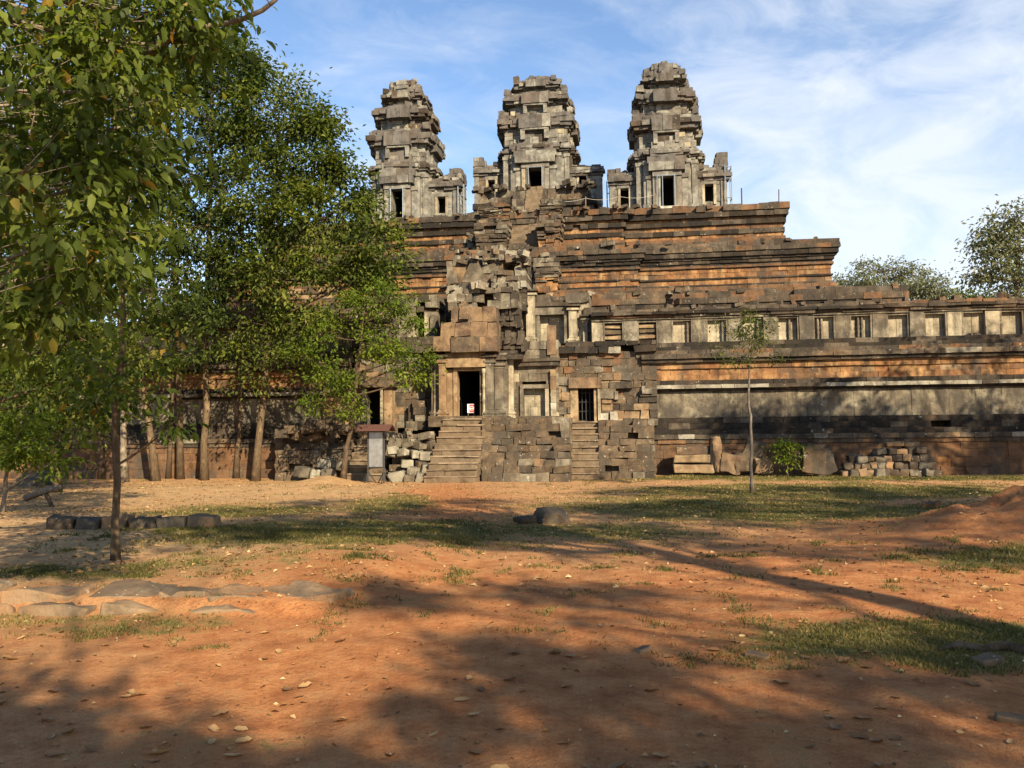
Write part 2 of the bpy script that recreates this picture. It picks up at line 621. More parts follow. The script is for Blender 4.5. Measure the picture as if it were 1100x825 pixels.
def lines(fine0, fine1, step, far0, far1, grow=1.13):
    a = list(np.arange(fine0, fine1 + 1e-6, step))
    s_, p = step, a[-1]
    while p < far1:
        s_ *= grow
        p += s_
        a.append(p)
    s_, p = step, a[0]
    b = []
    while p > far0:
        s_ *= grow
        p -= s_
        b.append(p)
    return b[::-1] + a


def build_ground():
    xs = lines(-9, 8, .11, -700, 700)
    ys = lines(3.2, 17, .11, -120, 1500, 1.07)
    nx, ny = len(xs), len(ys)
    v, red, grs = [], [], []
    for y in ys:
        for x in xs:
            v.append((x, y, height(x, y)))
            a, b = masks(x, y)
            red.append(a)
            grs.append(b)
    f = [(j * nx + i, j * nx + i + 1, (j + 1) * nx + i + 1, (j + 1) * nx + i) for j in range(ny - 1) for i in range(nx - 1)]
    me = bpy.data.meshes.new('ground')
    me.from_pydata(v, [], f)
    for n_, d in (('red', red), ('grass', grs)):
        at_ = me.attributes.new(n_, 'FLOAT', 'POINT')
        at_.data.foreach_set('value', d)
    me.polygons.foreach_set('use_smooth', [True] * len(f))
    me.materials.append(MATS['earth'])
    o = bpy.data.objects.new('ground', me)
    COL.objects.link(o)
    tag(o, 'red dirt path with sandy earth and thin grass patches', None, kind='structure')


build_ground()

# ------------------------------------------------------------------ temple : stepped pyramid
X0 = -6.95
SAND = [('grey_sandstone', 4), ('dark_sandstone', 2), ('brown_sandstone', 2), ('lichen_stone', 1)]
RUIN = [('grey_sandstone', 3), ('dark_sandstone', 3), ('brown_sandstone', 3), ('lichen_stone', 1.6), ('dim_laterite', .8)]
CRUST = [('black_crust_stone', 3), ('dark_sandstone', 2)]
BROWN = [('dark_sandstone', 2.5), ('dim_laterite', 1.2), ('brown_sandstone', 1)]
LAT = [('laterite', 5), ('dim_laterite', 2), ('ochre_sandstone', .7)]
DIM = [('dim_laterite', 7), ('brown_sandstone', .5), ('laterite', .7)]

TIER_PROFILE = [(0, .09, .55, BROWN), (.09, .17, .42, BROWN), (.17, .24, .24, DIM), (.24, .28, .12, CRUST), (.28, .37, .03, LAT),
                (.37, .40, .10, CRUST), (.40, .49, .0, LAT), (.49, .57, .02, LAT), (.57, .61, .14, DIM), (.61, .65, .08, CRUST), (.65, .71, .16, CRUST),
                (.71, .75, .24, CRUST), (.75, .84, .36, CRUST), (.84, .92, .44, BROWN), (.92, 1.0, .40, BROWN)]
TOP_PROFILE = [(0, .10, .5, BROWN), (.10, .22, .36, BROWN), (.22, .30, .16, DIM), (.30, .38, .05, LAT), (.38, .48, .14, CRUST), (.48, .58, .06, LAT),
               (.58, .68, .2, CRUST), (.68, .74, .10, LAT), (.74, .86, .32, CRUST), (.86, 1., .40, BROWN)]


def make_pyramid():
    root = empty('stepped_pyramid', (X0, 44, 0), 'ruined stepped pyramid of orange and blackened terraces carrying the three towers', 'pyramid')
    CY = 62.5
    for k, (hw, z0, z1, prof, phw, pout) in enumerate(((19.6, 5.2, 8.95, TIER_PROFILE, 8.0, .45), (17.1, 8.95, 12.0, TIER_PROFILE, 7.1, .5),
                                                     (15.05, 12.0, 14.6, TOP_PROFILE, 6.3, .5))):
        b = MB(11 + k)
        H = z1 - z0
        for a, c, out, mat in prof:
            za, zc = z0 + a * H, z0 + c * H
            last = c > .99
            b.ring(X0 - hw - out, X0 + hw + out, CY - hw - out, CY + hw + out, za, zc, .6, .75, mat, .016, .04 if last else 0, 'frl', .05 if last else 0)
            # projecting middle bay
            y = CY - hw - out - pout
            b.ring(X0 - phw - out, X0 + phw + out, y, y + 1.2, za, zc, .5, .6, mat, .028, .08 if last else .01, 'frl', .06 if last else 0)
        b.rubble(X0 - phw, X0 + phw + 2, CY - hw - 1.2, CY - hw - .5, z1 - .12, 26, .3, RUIN, .06)
        b.rubble(X0 - hw, X0 + hw, CY - hw - .4, CY - hw - .1, z1 - .12, 16, .28, BROWN, .03)
        b.build('terrace_tier', root)
    # axial stair with its flanks
    s = MB(21)
    n = 44
    for i in range(n):
        t = i / n
        y, z = 41.2 + 6.2 * t, 5.2 + 9.6 * t
        s.row(X0 - .05, y, X0 + 1.75, y, z, z + 9.6 / n, 1.2, .8, 'step_stone', .03)
    s.box(X0, X0 + 1.7, 42.3, 48.4, 5.0, 5.5, 'step_stone')
    sl = [(X0 - .0, 42.0, 5.0), (X0 + 1.7, 42.0, 5.0), (X0 + 1.7, 48.6, 5.0), (X0, 48.6, 5.0),
          (X0, 42.0, 5.6), (X0 + 1.7, 42.0, 5.6), (X0 + 1.7, 48.6, 14.6), (X0, 48.6, 14.6)]
    s.hexa(sl, 'step_stone')
    s.build('stair_flight', root)
    for sgn in (-1, 1):
        f = MB(31 + sgn)
        for yf, z0, z1 in ((42.0, 5.2, 8.3), (43.6, 8.3, 11.2), (45.0, 11.2, 13.6), (46.3, 13.6, 14.9)):
            xa, xb = (X0 + 1.75, X0 + 2.9) if sgn > 0 else (X0 - 1.7, X0 - .05)
            H = z1 - z0
            for a, c, out, mat in TIER_PROFILE[::1]:
                o_ = out * .5
                m_ = RUIN if sgn < 0 else ([('grey_sandstone', 2), ('dark_sandstone', 3), ('brown_sandstone', 2)] if out > .1 else LAT)
                f.ring(xa - o_ * .5, xb + o_ * .5, yf - o_, yf + 2.6, z0 + a * H, z0 + c * H, .5, .55, m_, .05, .06, 'frl')
            f.rubble(xa, xb, yf - .1, yf + 1.2, z1 - .04, 9, .4, RUIN, .15)
        f.build('stair_flank', root)
    # fallen blocks heaped on the left of the stair
    h = MB(41)
    for i in range(460):
        t = h.r.random() ** .85
        y = 41.4 + 6.6 * t
        z = 6.0 + 8.9 * t + h.r.uniform(-.6, .35)
        x = X0 - 1.0 + h.r.gauss(0, 1.15 - .35 * t) + .4 * t
        w, d, e = h.r.uniform(.2, .62), h.r.uniform(.3, .6), h.r.uniform(.13, .34)
        h.box(x - w / 2, x + w / 2, y - d / 2, y + d / 2, z - e / 2, z + e / 2, [('grey_sandstone', 3), ('brown_sandstone', 2), ('lichen_stone', 2), ('dark_sandstone', 2)], .04, None, h.r.uniform(-.35, .35), h.r.uniform(-.2, .2))
    h.build('tumbled_masonry', root)
    # high base under the middle tower, with a short stair
    c = MB(51)
    base = [(14.6, 15.2, 5.1, BROWN), (15.2, 15.6, 4.9, DIM), (15.6, 16.2, 4.7, SAND), (16.2, 16.6, 4.9, CRUST), (16.6, 17.0, 4.6, BROWN), (17.0, 17.4, 4.4, SAND),
            (17.4, 18.0, 4.2, SAND), (18.0, 18.4, 4.4, CRUST), (18.4, 18.9, 4.0, SAND), (18.9, 19.4, 3.9, SAND)]
    for z0, z1, hw, m in base:
        c.ring(X0 - hw, X0 + hw, 62 - hw, 62 + hw, z0, z1, .6, .7, m, .04, .02, 'frl')
    c.rubble(X0 - 4.4, X0 + 4.4, 57.4, 58.2, 19.3, 26, .42, SAND, .1)
    c.rubble(X0 - 5, X0 - 1, 55.6, 57.0, 16.6, 36, .5, RUIN, .6)
    c.rubble(X0 + 1, X0 + 5, 55.6, 57.0, 16.2, 26, .45, RUIN, .4)
    for i in range(14):
        z = 15.2 + i * .31
        y = 55.3 + i * .2
        c.row(X0 - .55, y, X0 + .62, y, z, z + .31, 2.2, .6, 'step_stone', .02)
    for sgn in (-1, 1):
        for i in range(6):
            z = 15.2 + i * .66
            y = 55.4 + i * .45
            xa = X0 + (.64 if sgn > 0 else -1.5)
            c.ring(xa, xa + .9, y, y + 1.8, z - .4, z + .66, .45, .5, SAND, .05)
    c.build('tower_base', root)
    return root


pyramid = make_pyramid()


# ------------------------------------------------------------------ towers
TS = [('tower_sandstone', 6), ('pale_sandstone', .9), ('tower_dark_sandstone', 1.3), ('brown_sandstone', .5)]
TD = [('tower_dark_sandstone', 5), ('tower_sandstone', 1.6), ('dark_sandstone', .9)]


def redent(b, cx, cy, w, z0, z1, mat, jit=.03, skip=0., ext=(.22, .42), bw=.78, zj=0.):
    """One course on a square plan with two stepped projections on each side."""
    c = w
    b.ring(cx - c, cx + c, cy - c, cy + c, z0, z1, .45, bw, mat, jit, skip, 'frbl', zj)
    for hw, e in ((w * .70, ext[0]), (w * .40, ext[1])):
        b.ring(cx - hw, cx + hw, cy - w - e, cy + w + e, z0, z1 - .004, .45, bw, mat, jit, skip, 'frbl', zj)
        b.ring(cx - w - e, cx + w + e, cy - hw, cy + hw, z0, z1 - .008, .45, bw, mat, jit, skip, 'frbl', zj)


def tower(label, cx, cy, z0, S, seed, wings, top_h, lean=0., props=True):
    """Ruined square sanctuary tower: door bay with heavy pediment, side porches, three receding storeys, broken crown."""
    root = empty('temple_tower', (cx, cy, z0), label, 'tower', 'temple towers on the top terrace')
    K = S                                             # plan scale
    b = MB(seed)
    for a, c, o in ((0, .35, .55), (.35, .65, .4), (.65, .95, .5), (.95, 1.4, .3)):
        redent(b, cx, cy, (1.75 + o) * K, z0 + a, z0 + c, SAND, .05, .03)
    b.build('plinth', root)
    zb = z0 + 1.4
    # body: solid masses round a front cella so that the doorway is really deep
    w, dw = 1.75 * K, .40 * K
    b = MB(seed + 1)
    hb = 3.1
    z = zb
    dh = 1.95
    while z < zb + hb - .05:
        e = min(zb + hb, z + b.r.uniform(.3, .42))
        if zb + hb - e < .15:
            e = zb + hb
        for hw, ex in ((w, 0), (w * .74, .28)):
            y0 = cy - w - ex
            if z < zb + dh - .05:
                for xa, xb in ((cx - hw, cx - dw), (cx + dw, cx + hw)):
                    b.row(xa, y0, xb, y0, z, e, .45, .55, TS, .02)
            else:
                b.row(cx - hw, y0, cx + hw, y0, z, e, .45, .55, TS, .02)
            b.row(cx + hw, y0, cx + hw, cy + w, z, e, .45, .55, TS, .02)
            b.row(cx - hw, cy + w, cx - hw, y0, z, e, .45, .55, TS, .02)
        b.row(cx + w, cy + w, cx - w, cy + w, z, e, .45, .6, TS, .02)
        b.row(cx + w + .28, cy - w * .74, cx + w + .28, cy + w * .74, z, e, .45, .55, TS, .02)
        b.row(cx - w - .28, cy + w * .74, cx - w - .28, cy - w * .74, z, e, .45, .55, TS, .02)
        z = e
    for xa, xb in ((cx - w + .2, cx - dw - .01), (cx + dw + .01, cx + w - .2)):
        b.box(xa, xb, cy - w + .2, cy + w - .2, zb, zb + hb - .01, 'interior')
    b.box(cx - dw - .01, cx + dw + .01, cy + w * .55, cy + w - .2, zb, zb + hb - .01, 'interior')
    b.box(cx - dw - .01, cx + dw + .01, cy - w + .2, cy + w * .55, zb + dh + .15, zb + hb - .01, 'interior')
    # corner pilasters
    for sx in (-1, 1):
        for q in (w - .02, w * .74 - .02):
            yy = cy - w - (.0 if q > w * .9 else .28)
            b.box(cx + sx * q - .17, cx + sx * q + .17, yy - .07, yy + .2, zb + .25, zb + hb - .3, 'tower_sandstone', .012)
            b.box(cx + sx * q - .22, cx + sx * q + .22, yy - .12, yy + .2, zb, zb + .25, 'tower_sandstone', .012)
            b.box(cx + sx * q - .22, cx + sx * q + .22, yy - .13, yy + .2, zb + hb - .3, zb + hb - .05, 'tower_sandstone', .012)
    b.build('body_wall', root)
    # doorway: jambs, lintel, pilasters
    d = MB(seed + 2)
    yf = cy - w - .28
    for sx in (-1, 1):
        xa = cx + sx * dw
        d.box(min(xa, xa + sx * .16), max(xa, xa + sx * .16), yf - .38, yf + .3, zb, zb + dh, 'tower_sandstone', .006)
        xa = cx + sx * (dw + .18)
        d.box(min(xa, xa + sx * .30), max(xa, xa + sx * .30), yf - .32, yf + .2, zb, zb + dh, [('pale_sandstone', 1), ('tower_sandstone', 3)], .012)
        xa = cx + sx * (dw + .52)
        d.box(min(xa, xa + sx * .34 * K), max(xa, xa + sx * .34 * K), yf - .16, yf + .2, zb, zb + dh - .1, 'tower_sandstone', .012)
        d.box(min(xa, xa + sx * .42 * K), max(xa, xa + sx * .42 * K), yf - .24, yf + .2, zb + dh - .1, zb + dh + .15, TD, .02)
    d.box(cx - dw - .5, cx + dw + .5, yf - .42, yf + .2, zb + dh + .002, zb + dh + .32, 'tower_sandstone', .015)
    d.box(cx - dw - .7, cx + dw + .7, yf - .55, yf + .2, zb - .35, zb - .002, 'repair_block' if lean else 'tower_sandstone', .02)
    d.build('doorway', root)
    # pediment over the door
    p = MB(seed + 3)
    z = zb + dh + .33
    for hh, hw, o in ((.5, 1.12, .62), (.45, 1.2, .5), (.5, 1.02, .42), (.5, .92, .3), (.4, .62, .2)):
        hw *= K
        p.row(cx - hw, yf - o, cx + hw, yf - o, z, z + hh, 1.0, .72, TD, .05, .02, .05)
        p.box(cx - hw + .1, cx + hw - .1, yf - o + .3, yf + .6, z, z + hh - .03, TD)
        z += hh
    p.build('pediment', root)
    # cornice
    c = MB(seed + 4)
    z = zb + hb
    for hh, o, m in ((.14, .06, TS), (.16, .2, TD), (.2, .32, TD), (.18, .22, TD), (.16, .05, TD)):
        redent(c, cx, cy, w + o, z, z + hh, m, .07, .10, (.30, .44), .66, .03)
        z += hh
    c.build('cornice', root)
    # side porches
    for sgn, ln, hh, brk in wings:
        g = MB(seed + 5 + sgn)
        x0, x1 = (cx + w + .1, cx + w + ln) if sgn > 0 else (cx - w - ln, cx - w - .1)
        ya, yb = cy - 1.15 * K, cy + 1.15 * K
        ww = x1 - x0
        xm = x0 + ww * (.42 if sgn > 0 else .55)
        hx = .27
        zt = zb + hh
        d0, d1 = zb + .35, zb + 1.65
        z = zb - .9
        while z < zt - .05:
            e = min(zt, z + .36)
            sk = .0 if z < zt - .75 else .12
            if d0 - .1 < z < d1 - .12:
                g.row(x0, ya, xm - hx, ya, z, e, .4, .5, TS, .02)
                g.row(xm + hx, ya, x1, ya, z, e, .4, .5, TS, .02)
            else:
                g.row(x0, ya, x1, ya, z, e, .4, .55, TS if z < d1 + .3 else TD, .03, sk)
            g.row(x1, ya + .3, x1, yb, z, e, .4, .55, TS if z < d1 + .3 else TD, .03, sk)
            g.row(x1, yb, x0, yb, z, e, .4, .55, TS, .03, sk)
            g.row(x0, yb, x0, ya + .3, z, e, .4, .55, TS if z < d1 + .3 else TD, .03, sk)
            z = e
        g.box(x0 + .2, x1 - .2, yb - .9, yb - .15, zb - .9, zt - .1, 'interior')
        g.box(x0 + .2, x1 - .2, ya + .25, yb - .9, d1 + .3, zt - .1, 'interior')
        for sx in (-1, 1):                            # frame of the small window-door
            g.box(xm + sx * (hx + .08) - .08, xm + sx * (hx + .08) + .08, ya - .06, ya + .3, d0, d1, 'pale_sandstone', .006)
            q = x1 - .2 if sx > 0 else x0 + .2
            g.box(q - .18, q + .18, ya - .10, ya + .25, zb - .2, zt - .9, 'tower_sandstone', .012)
        g.box(xm - hx - .2, xm + hx + .2, ya - .08, ya + .3, d1 + .003, d1 + .24, 'tower_sandstone', .01)
        for q, o in ((.0, .16), (.2, .3), (.42, .22)):  # broken eave and roof
            g.row(x0 - .05, ya - o, x1 + o, ya - o, zt - .85 + q, zt - .65 + q, .6, .6, TD, .05, .06)
        k = 0
        z = zt
        while k < brk:
            q = .35 * k
            if sgn > 0:
                g.ring(x1 - .75 + .08 * k, x1 + .12, ya + .2, yb - .2, z, z + .36, .35, .4, TD, .05)
            else:
                g.ring(x0 - .12, x0 + .75 - .08 * k, ya + .2, yb - .2, z, z + .36, .35, .4, TD, .05)
            z += .34
            k += 1
        g.rubble(x0 + .1, x1 - .1, ya, yb, zt - .1, 9, .42, TD, .05)
        g.build('porch', root)
    # three receding storeys and the crown
    z = zb + hb + .84
    for i, (hw, h) in enumerate(((2.10, 2.05), (1.80, 1.75), (1.34, 1.15))):
        u = MB(seed + 20 + i)
        hw *= K
        zz = z
        wall_h = h * .48
        n = 3 if i < 2 else 2
        for q in range(n):
            redent(u, cx, cy, hw - .42, zz, zz + wall_h / n, TS, .03, .0, (.12, .30), .8)
            zz += wall_h / n
        for hh, o, m in ((.12, -.26, TS), (.2, -.04, TD), (.26, .14, TD), (.22, .02, TD)):
            hh *= (h * .52) / .8
            redent(u, cx, cy, hw + o - .06, zz, zz + hh, m, .085, .14, (.10, .24), .75, .05)
            zz += hh
        # carved slab in the middle of each face, over a shallow niche
        for dx, dy in ((0, -1), (1, 0), (0, 1), (-1, 0)):
            o, sw = hw + .44, hw * .42
            zs = z + h * (.44 + .03 * i)
            if dx == 0:
                ya = cy + dy * o
                u.row(cx - sw, min(ya, ya - dy * .5), cx + sw, min(ya, ya - dy * .6), zs, zs + h * .46, .6, .8, TD, .03)
                if i == 2 or (i == 1 and seed != 200) or dx:
                    continue
                u.box(cx - sw * .9, cx - sw * .62, cy + dy * (o - .45), cy + dy * (o - .1), z + .1, zs, 'tower_sandstone', .02)
                u.box(cx + sw * .62, cx + sw * .9, cy + dy * (o - .45), cy + dy * (o - .1), z + .1, zs, 'tower_sandstone', .02)
                u.box(cx - sw * .8, cx + sw * .8, cy + dy * (o - .5), cy + dy * (o - .06), zs - .14, zs - .003, 'tower_sandstone', .02)
            else:
                xa = cx + dx * (hw + .22)
                u.box(min(xa, xa - dx * .5), max(xa, xa - dx * .5), cy - sw, cy + sw, zs, zs + h * .44, TD, .04)
        # corner antefixes, several lost
        for sx in (-1, 1):
            for sy in (-1, 1):
                if u.r.random() < .72:
                    x, y = cx + sx * (hw - .22), cy + sy * (hw - .22)
                    u.box(x - .2, x + .2, y - .2, y + .2, zz - .02, zz + u.r.uniform(.25, .55), TD, .05, None, u.r.uniform(-.2, .2))
        u.rubble(cx - hw * .9, cx + hw * .9, cy - hw * .95, cy - hw * .6, zz - .05, 7, .4, TD, .05)
        u.rubble(cx + hw * .6, cx + hw * .95, cy - hw * .9, cy + hw * .9, zz - .05, 4, .4, TD, .05)
        u.rubble(cx - hw * .95, cx - hw * .6, cy - hw * .9, cy + hw * .9, zz - .05, 4, .4, TD, .05)
        u.build('upper_storey', root)
        z += h
    r = MB(seed + 40)
    q = z
    hw = .86 * K
    sh = 0.
    while q < top_h:
        redent(r, cx + sh, cy, hw, q, q + .32, TD, .08, .12, (.12, .22), .6, .06)
        q += .32
        hw *= r.r.choice((.99, .88, .84, 1.02))
        sh += r.r.uniform(-.05, .05)
    r.rubble(cx - hw * .8, cx + hw * .8, cy - hw * .8, cy + hw * .6, q - .05, 10, .36, TD, .05)
    r.build('crown', root)
    if props:                                         # steel shoring in the doorway
        s = MB(seed + 60)
        y = yf - .5
        for xa in props:
            s.tube([(cx + xa, y, zb - .02), (cx + xa, y, zb + dh + .02)], [.026, .026], 'steel_prop', 6)
        s.tube([(cx + min(props) - .1, y, zb + dh - .02), (cx + max(props) + .1, y, zb + dh - .02)], [.026, .026], 'steel_prop', 6)
        s.build('steel_shoring', root)
    return root


tower('left corner tower with sunlit door and slanting broken porch on its right', -15.3, 54.6, 14.75, 1.0, 100, ((-1, 1.5, 2.3, 0), (1, 2.1, 2.9, 2)), 25.9, 0, (-.42, .42))
tower('middle tower, broadest of the three, raised above a short stair', X0 - .05, 62, 17.95, 1.30, 200, ((-1, 2.5, 2.8, 2), (1, 2.4, 2.4, 0)), 28.7, 0, (-.5, .5))
tower('right corner tower, tallest in view, steel-shored door over new white blocks', 2.1, 54.6, 14.65, 1.0, 300, ((-1, 1.9, 2.7, 1), (1, 2.0, 2.7, 3)), 25.6, 1, (-.62, -.3, .45))

# scaffold poles beside the right tower, rods and rope rail on the terrace
def shoring(name, label, x, y, z, h):
    root = empty(name, (x, y, z), label, 'scaffold')
    for dx, dy in ((0, 0), (.4, 0), (0, .9), (.4, .9)):
        s = MB(5)
        s.tube([(x + dx, y + dy, z), (x + dx, y + dy, z + h)], [.03, .03], 'steel_prop', 6)
        s.build('upright', root)
    for q in (.2, .5, .8, .97):
        for a in ([(x, y, z + h * q), (x + .4, y, z + h * q)], [(x + .4, y, z + h * q), (x + .4, y + .9, z + h * q)]):
            k = MB(6)
            k.tube(a, [.03, .03], 'steel_prop', 6)
            k.build('cross_tube', root)


shoring('steel_scaffold', 'pale steel scaffold against the outer porch of the right tower', 5.72, 53.2, 14.6, 4.2)
shoring('steel_scaffold', 'pale steel prop frame beside the left tower porch', -11.45, 53.2, 14.6, 3.9)
shoring('steel_scaffold', 'pale steel frame in the gap between middle and right towers', -1.75, 55.2, 14.6, 4.2)


def tube_thing(name, pts, r, mat, label, cat, group=None):
    b = MB(3)
    b.tube(pts, [r] * len(pts), mat, 6)
    o = centred(b.build(name), pts[0])
    return tag(o, label, cat, group)


tube_thing('iron_rod', [(5.95, 47.2, 14.5), (5.95, 47.2, 15.5)], .04, 'rust_roof', 'thin rusty rod on terrace edge below right tower scaffold', 'rod')
tube_thing('iron_rod', [(7.95, 47.3, 14.5), (7.97, 47.3, 15.35)], .03, 'rust_roof', 'thin rod near the far right tip of top terrace', 'rod')


def rope_rail():
    root = empty('rope_railing', (-3, 47.5, 14.6), 'low rope railing on posts along terrace edge left of right tower', 'railing')
    xs = (-4.6, -2.7, -.8, 1.2)
    for x in xs:
        p = MB(1)
        p.tube([(x, 47.1, 14.5), (x, 47.1, 15.45)], [.03, .03], 'timber', 6)
        p.build('post', root)
    r = MB(2)
    for a, b in zip(xs, xs[1:]):
        r.tube([(a + (b - a) * t / 6, 47.1, 15.35 - .14 * math.sin(math.pi * t / 6)) for t in range(7)], [.011] * 7, 'rope', 5)
    r.build('rope', root)


rope_rail()


# ------------------------------------------------------------------ temple : moulded terrace wall and window gallery
PODIUM = [(-.3, .42, 1.02, DIM, .9), (.42, .80, .98, DIM, .8), (.80, 1.15, .95, DIM, .9), (1.15, 1.42, .92, DIM, .7), (1.42, 1.60, .98, BROWN, .6),
          (1.60, 1.80, 1.06, [('lichen_stone', 1), ('dark_sandstone', 2), ('red_sandstone', 1)], .8), (1.80, 2.02, .86, CRUST, .7), (2.02, 2.28, .66, CRUST, .7), (2.28, 2.52, .48, CRUST, .8),
          (2.52, 3.66, .30, 'stained_panel', 1.15), (3.66, 3.76, .40, CRUST, .9), (3.76, 3.92, .60, [('lichen_stone', 4), ('dark_sandstone', 2)], .8), (3.92, 4.12, .50, CRUST, .8),
          (4.12, 4.36, .38, LAT, .9), (4.36, 4.62, .34, LAT, .8), (4.62, 4.88, .42, LAT, .9), (4.88, 5.04, .58, CRUST, .8),
          (5.04, 5.24, .70, [('dark_sandstone', 3), ('brown_sandstone', 2), ('lichen_stone', 1)], .8), (5.24, 5.42, .52, BROWN, .8), (5.42, 5.60, .30, CRUST, .8), (5.60, 5.80, .16, CRUST, .7)]
YW = 37.0


def podium(x0, x1, label, seed):
    root = empty('terrace_wall', ((x0 + x1) / 2, YW, 0), label, 'wall')
    for name, a, c in (('plinth', 0, 9), ('dado', 9, 10), ('cornice', 10, 99)):
        b = MB(seed + a)
        for z0, z1, out, mat, bw in PODIUM[a:c]:
            b.row(x0, YW - out, x1, YW - out, z0, z1, 1.0, bw, mat, .008 if name == 'dado' else .014, .0 if z1 < 1.4 or name == 'dado' else .004)
        zz = (PODIUM[a][0], PODIUM[a:c][-1][1])
        b.box(x0, x1, YW + .1, YW + 2.2, zz[0], zz[1] - .02, 'dark_sandstone')
        b.build(name, root)
    return root


podium(.2, 21, 'long moulded terrace wall right of entrance, banded orange, pale and black', 400)
podium(-34, -12.9, 'moulded terrace wall shaded behind the tree trunks left of entrance', 430)


def gallery(xs, xa, xb, label, seed):
    root = empty('window_gallery', ((xa + xb) / 2, YW + .6, 5.8), label, 'gallery')
    r = random.Random(seed)
    yf, z0, z1 = YW + .35, 5.78, 6.88
    w = MB(seed)
    edges = [xa] + [e for x in xs for e in (x - .46, x + .46)] + [xb]
    for i in range(0, len(edges), 2):
        a, c = edges[i], edges[i + 1]
        if c - a < .05:
            continue
        n = max(1, round((c - a) / .6))
        for q in range(n):
            u0, u1 = a + (c - a) * q / n, a + (c - a) * (q + 1) / n
            w.box(u0 + .008, u1 - .008, yf + r.uniform(-.05, .04), yf + .6, z0, z1 - r.uniform(0, .05), [('pale_sandstone', 3), ('stained_panel', 2), ('grey_sandstone', 2)], .012)
    w.box(xa, xb, yf + .5, yf + 1.6, z0, z1 + .3, 'dark_sandstone')
    w.row(xa, yf - .03, xb, yf - .03, z1 + .003, z1 + .10, .5, 1.3, [('stained_panel', 2), ('dark_sandstone', 1)], .012)
    w.build('wall', root)
    f = MB(seed + 1)
    for a, c, o in ((.103, .22, .10), (.22, .36, .22), (.36, .5, .10)):
        f.row(xa, yf - o, xb, yf - o, z1 + a, z1 + c, 1.2, .8, CRUST if o > .1 else BROWN, .04, .05 if c > .4 else 0, .04)
    f.rubble(xa, xb, yf - .1, yf + .5, z1 + .46, int((xb - xa) * 1.8), .3, BROWN, .03)
    f.build('roof', root)
    for i, x in enumerate(xs):
        b = MB(seed + 10 + i)
        broken = i > 1 and r.random() < .28
        hw, top = .46, z1 - .08
        louvre = i < 2 and xa > -5
        bk = 'pale_sandstone' if not louvre else 'dark_sandstone'
        b.box(x - hw, x, yf + .27, yf + .5, z0, z1, bk, .01)
        b.box(x + .006, x + hw, yf + .275, yf + .5, z0, z1, bk, .01)
        for sx in (-1, 1):
            if broken and sx == (-1) ** i:
                continue
            b.box(x + sx * (hw - .035) - .035, x + sx * (hw - .035) + .035, yf + .03, yf + .29, z0 + .003, z1 - .003, 'grey_sandstone', .006)
        b.box(x - hw + .07, x + hw - .07, yf + .05, yf + .29, top, z1 - .004, 'grey_sandstone', .008)
        if broken:
            b.rubble(x - hw + .1, x + hw - .1, yf + .02, yf + .2, z0, 4, .22, BROWN, .04)
        if louvre:
            for q in range(4):
                b.box(x - hw + .08, x + hw - .08, yf + .10 + .03 * q, yf + .3, z0 + .06 + q * .25, z0 + .2 + q * .25, 'ochre_sandstone' if q % 2 else 'brown_sandstone', .03)
        o = b.build('false_window', root)
        if not louvre:
            k = r.choice((0, 0, 0, 1, 1, 0, 2))
            for px in sorted(r.sample((-.24, -.08, .08, .24), k)):
                s = MB(seed + 50 + i)
                zz = [z0 + t * (top - z0) for t in (0, .08, .12, .3, .34, .5, .54, .7, .74, .9, 1)]
                rr = [.075, .075, .05, .055, .075, .05, .075, .055, .07, .05, .075]
                s.tube([(x + px, yf + .19, q) for q in zz], rr, 'grey_sandstone', 7)
                s.build('baluster', o, True)
    return root


gallery([gx(697, YW) + 1.50 * i for i in range(-1, 14)], gx(636, YW), 21, 'gallery of false windows in a row along right terrace top', 500)
gallery([gx(397, YW) - 1.5 * i for i in range(0, 13)][::-1], -34, gx(415, YW), 'gallery of false windows half hidden behind left trees', 560)


# ------------------------------------------------------------------ temple : entrance pavilion
def pilaster(b, px0, px1, py0, py1, Y, mat, cap=12, base=9, proj=.25):
    c = (px0 + px1) / 2
    x0, x1, zt, zb_ = gx(px0, Y), gx(px1, Y), gz(py0, Y, c), gz(py1, Y, c)
    ch, bh = cap / 900 * Y, base / 900 * Y
    b.box(x0, x1, Y, Y + proj, zb_ + bh, zt - ch, mat, .008)
    b.box(x0 + .06, x1 - .06, Y - .012, Y + .1, zb_ + bh + .03, zt - ch - .03, mat, .004)
    n = 4
    for i in range(n):
        o = (.10, .05, .085, .03)[i]
        b.box(x0 - o, x1 + o, Y - o, Y + proj, zb_ + bh * i / n, zb_ + bh * (i + 1) / n - .003, mat, .006)
        o = (.02, .09, .05, .15)[i]
        b.box(x0 - o, x1 + o, Y - o, Y + proj, zt - ch + ch * i / n, zt - ch + ch * (i + 1) / n - .003, mat if i < 2 else 'dark_sandstone', .01)


def stairs(b, px0, px1, y0, y1, z0, z1, n, mat):
    xa, xb = gx(px0, (y0 + y1) / 2), gx(px1, (y0 + y1) / 2)
    for i in range(n):
        t = i / n
        y = y0 + (y1 - y0) * t
        za, zb_ = z0 + (z1 - z0) * t, z0 + (z1 - z0) * (i + 1) / n
        w = .10 * (1 - t)
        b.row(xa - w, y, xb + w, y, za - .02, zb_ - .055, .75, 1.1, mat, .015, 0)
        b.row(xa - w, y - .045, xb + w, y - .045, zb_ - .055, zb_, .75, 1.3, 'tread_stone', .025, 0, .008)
    b.hexa([(xa, y0 + .5, z0 - .3), (xb, y0 + .5, z0 - .3), (xb, y1 + .6, z0 - .3), (xa, y1 + .6, z0 - .3),
            (xa, y0 + .5, z0 + .06), (xb, y0 + .5, z0 + .06), (xb, y1 + .6, z1 - .08), (xa, y1 + .6, z1 - .08)], mat)


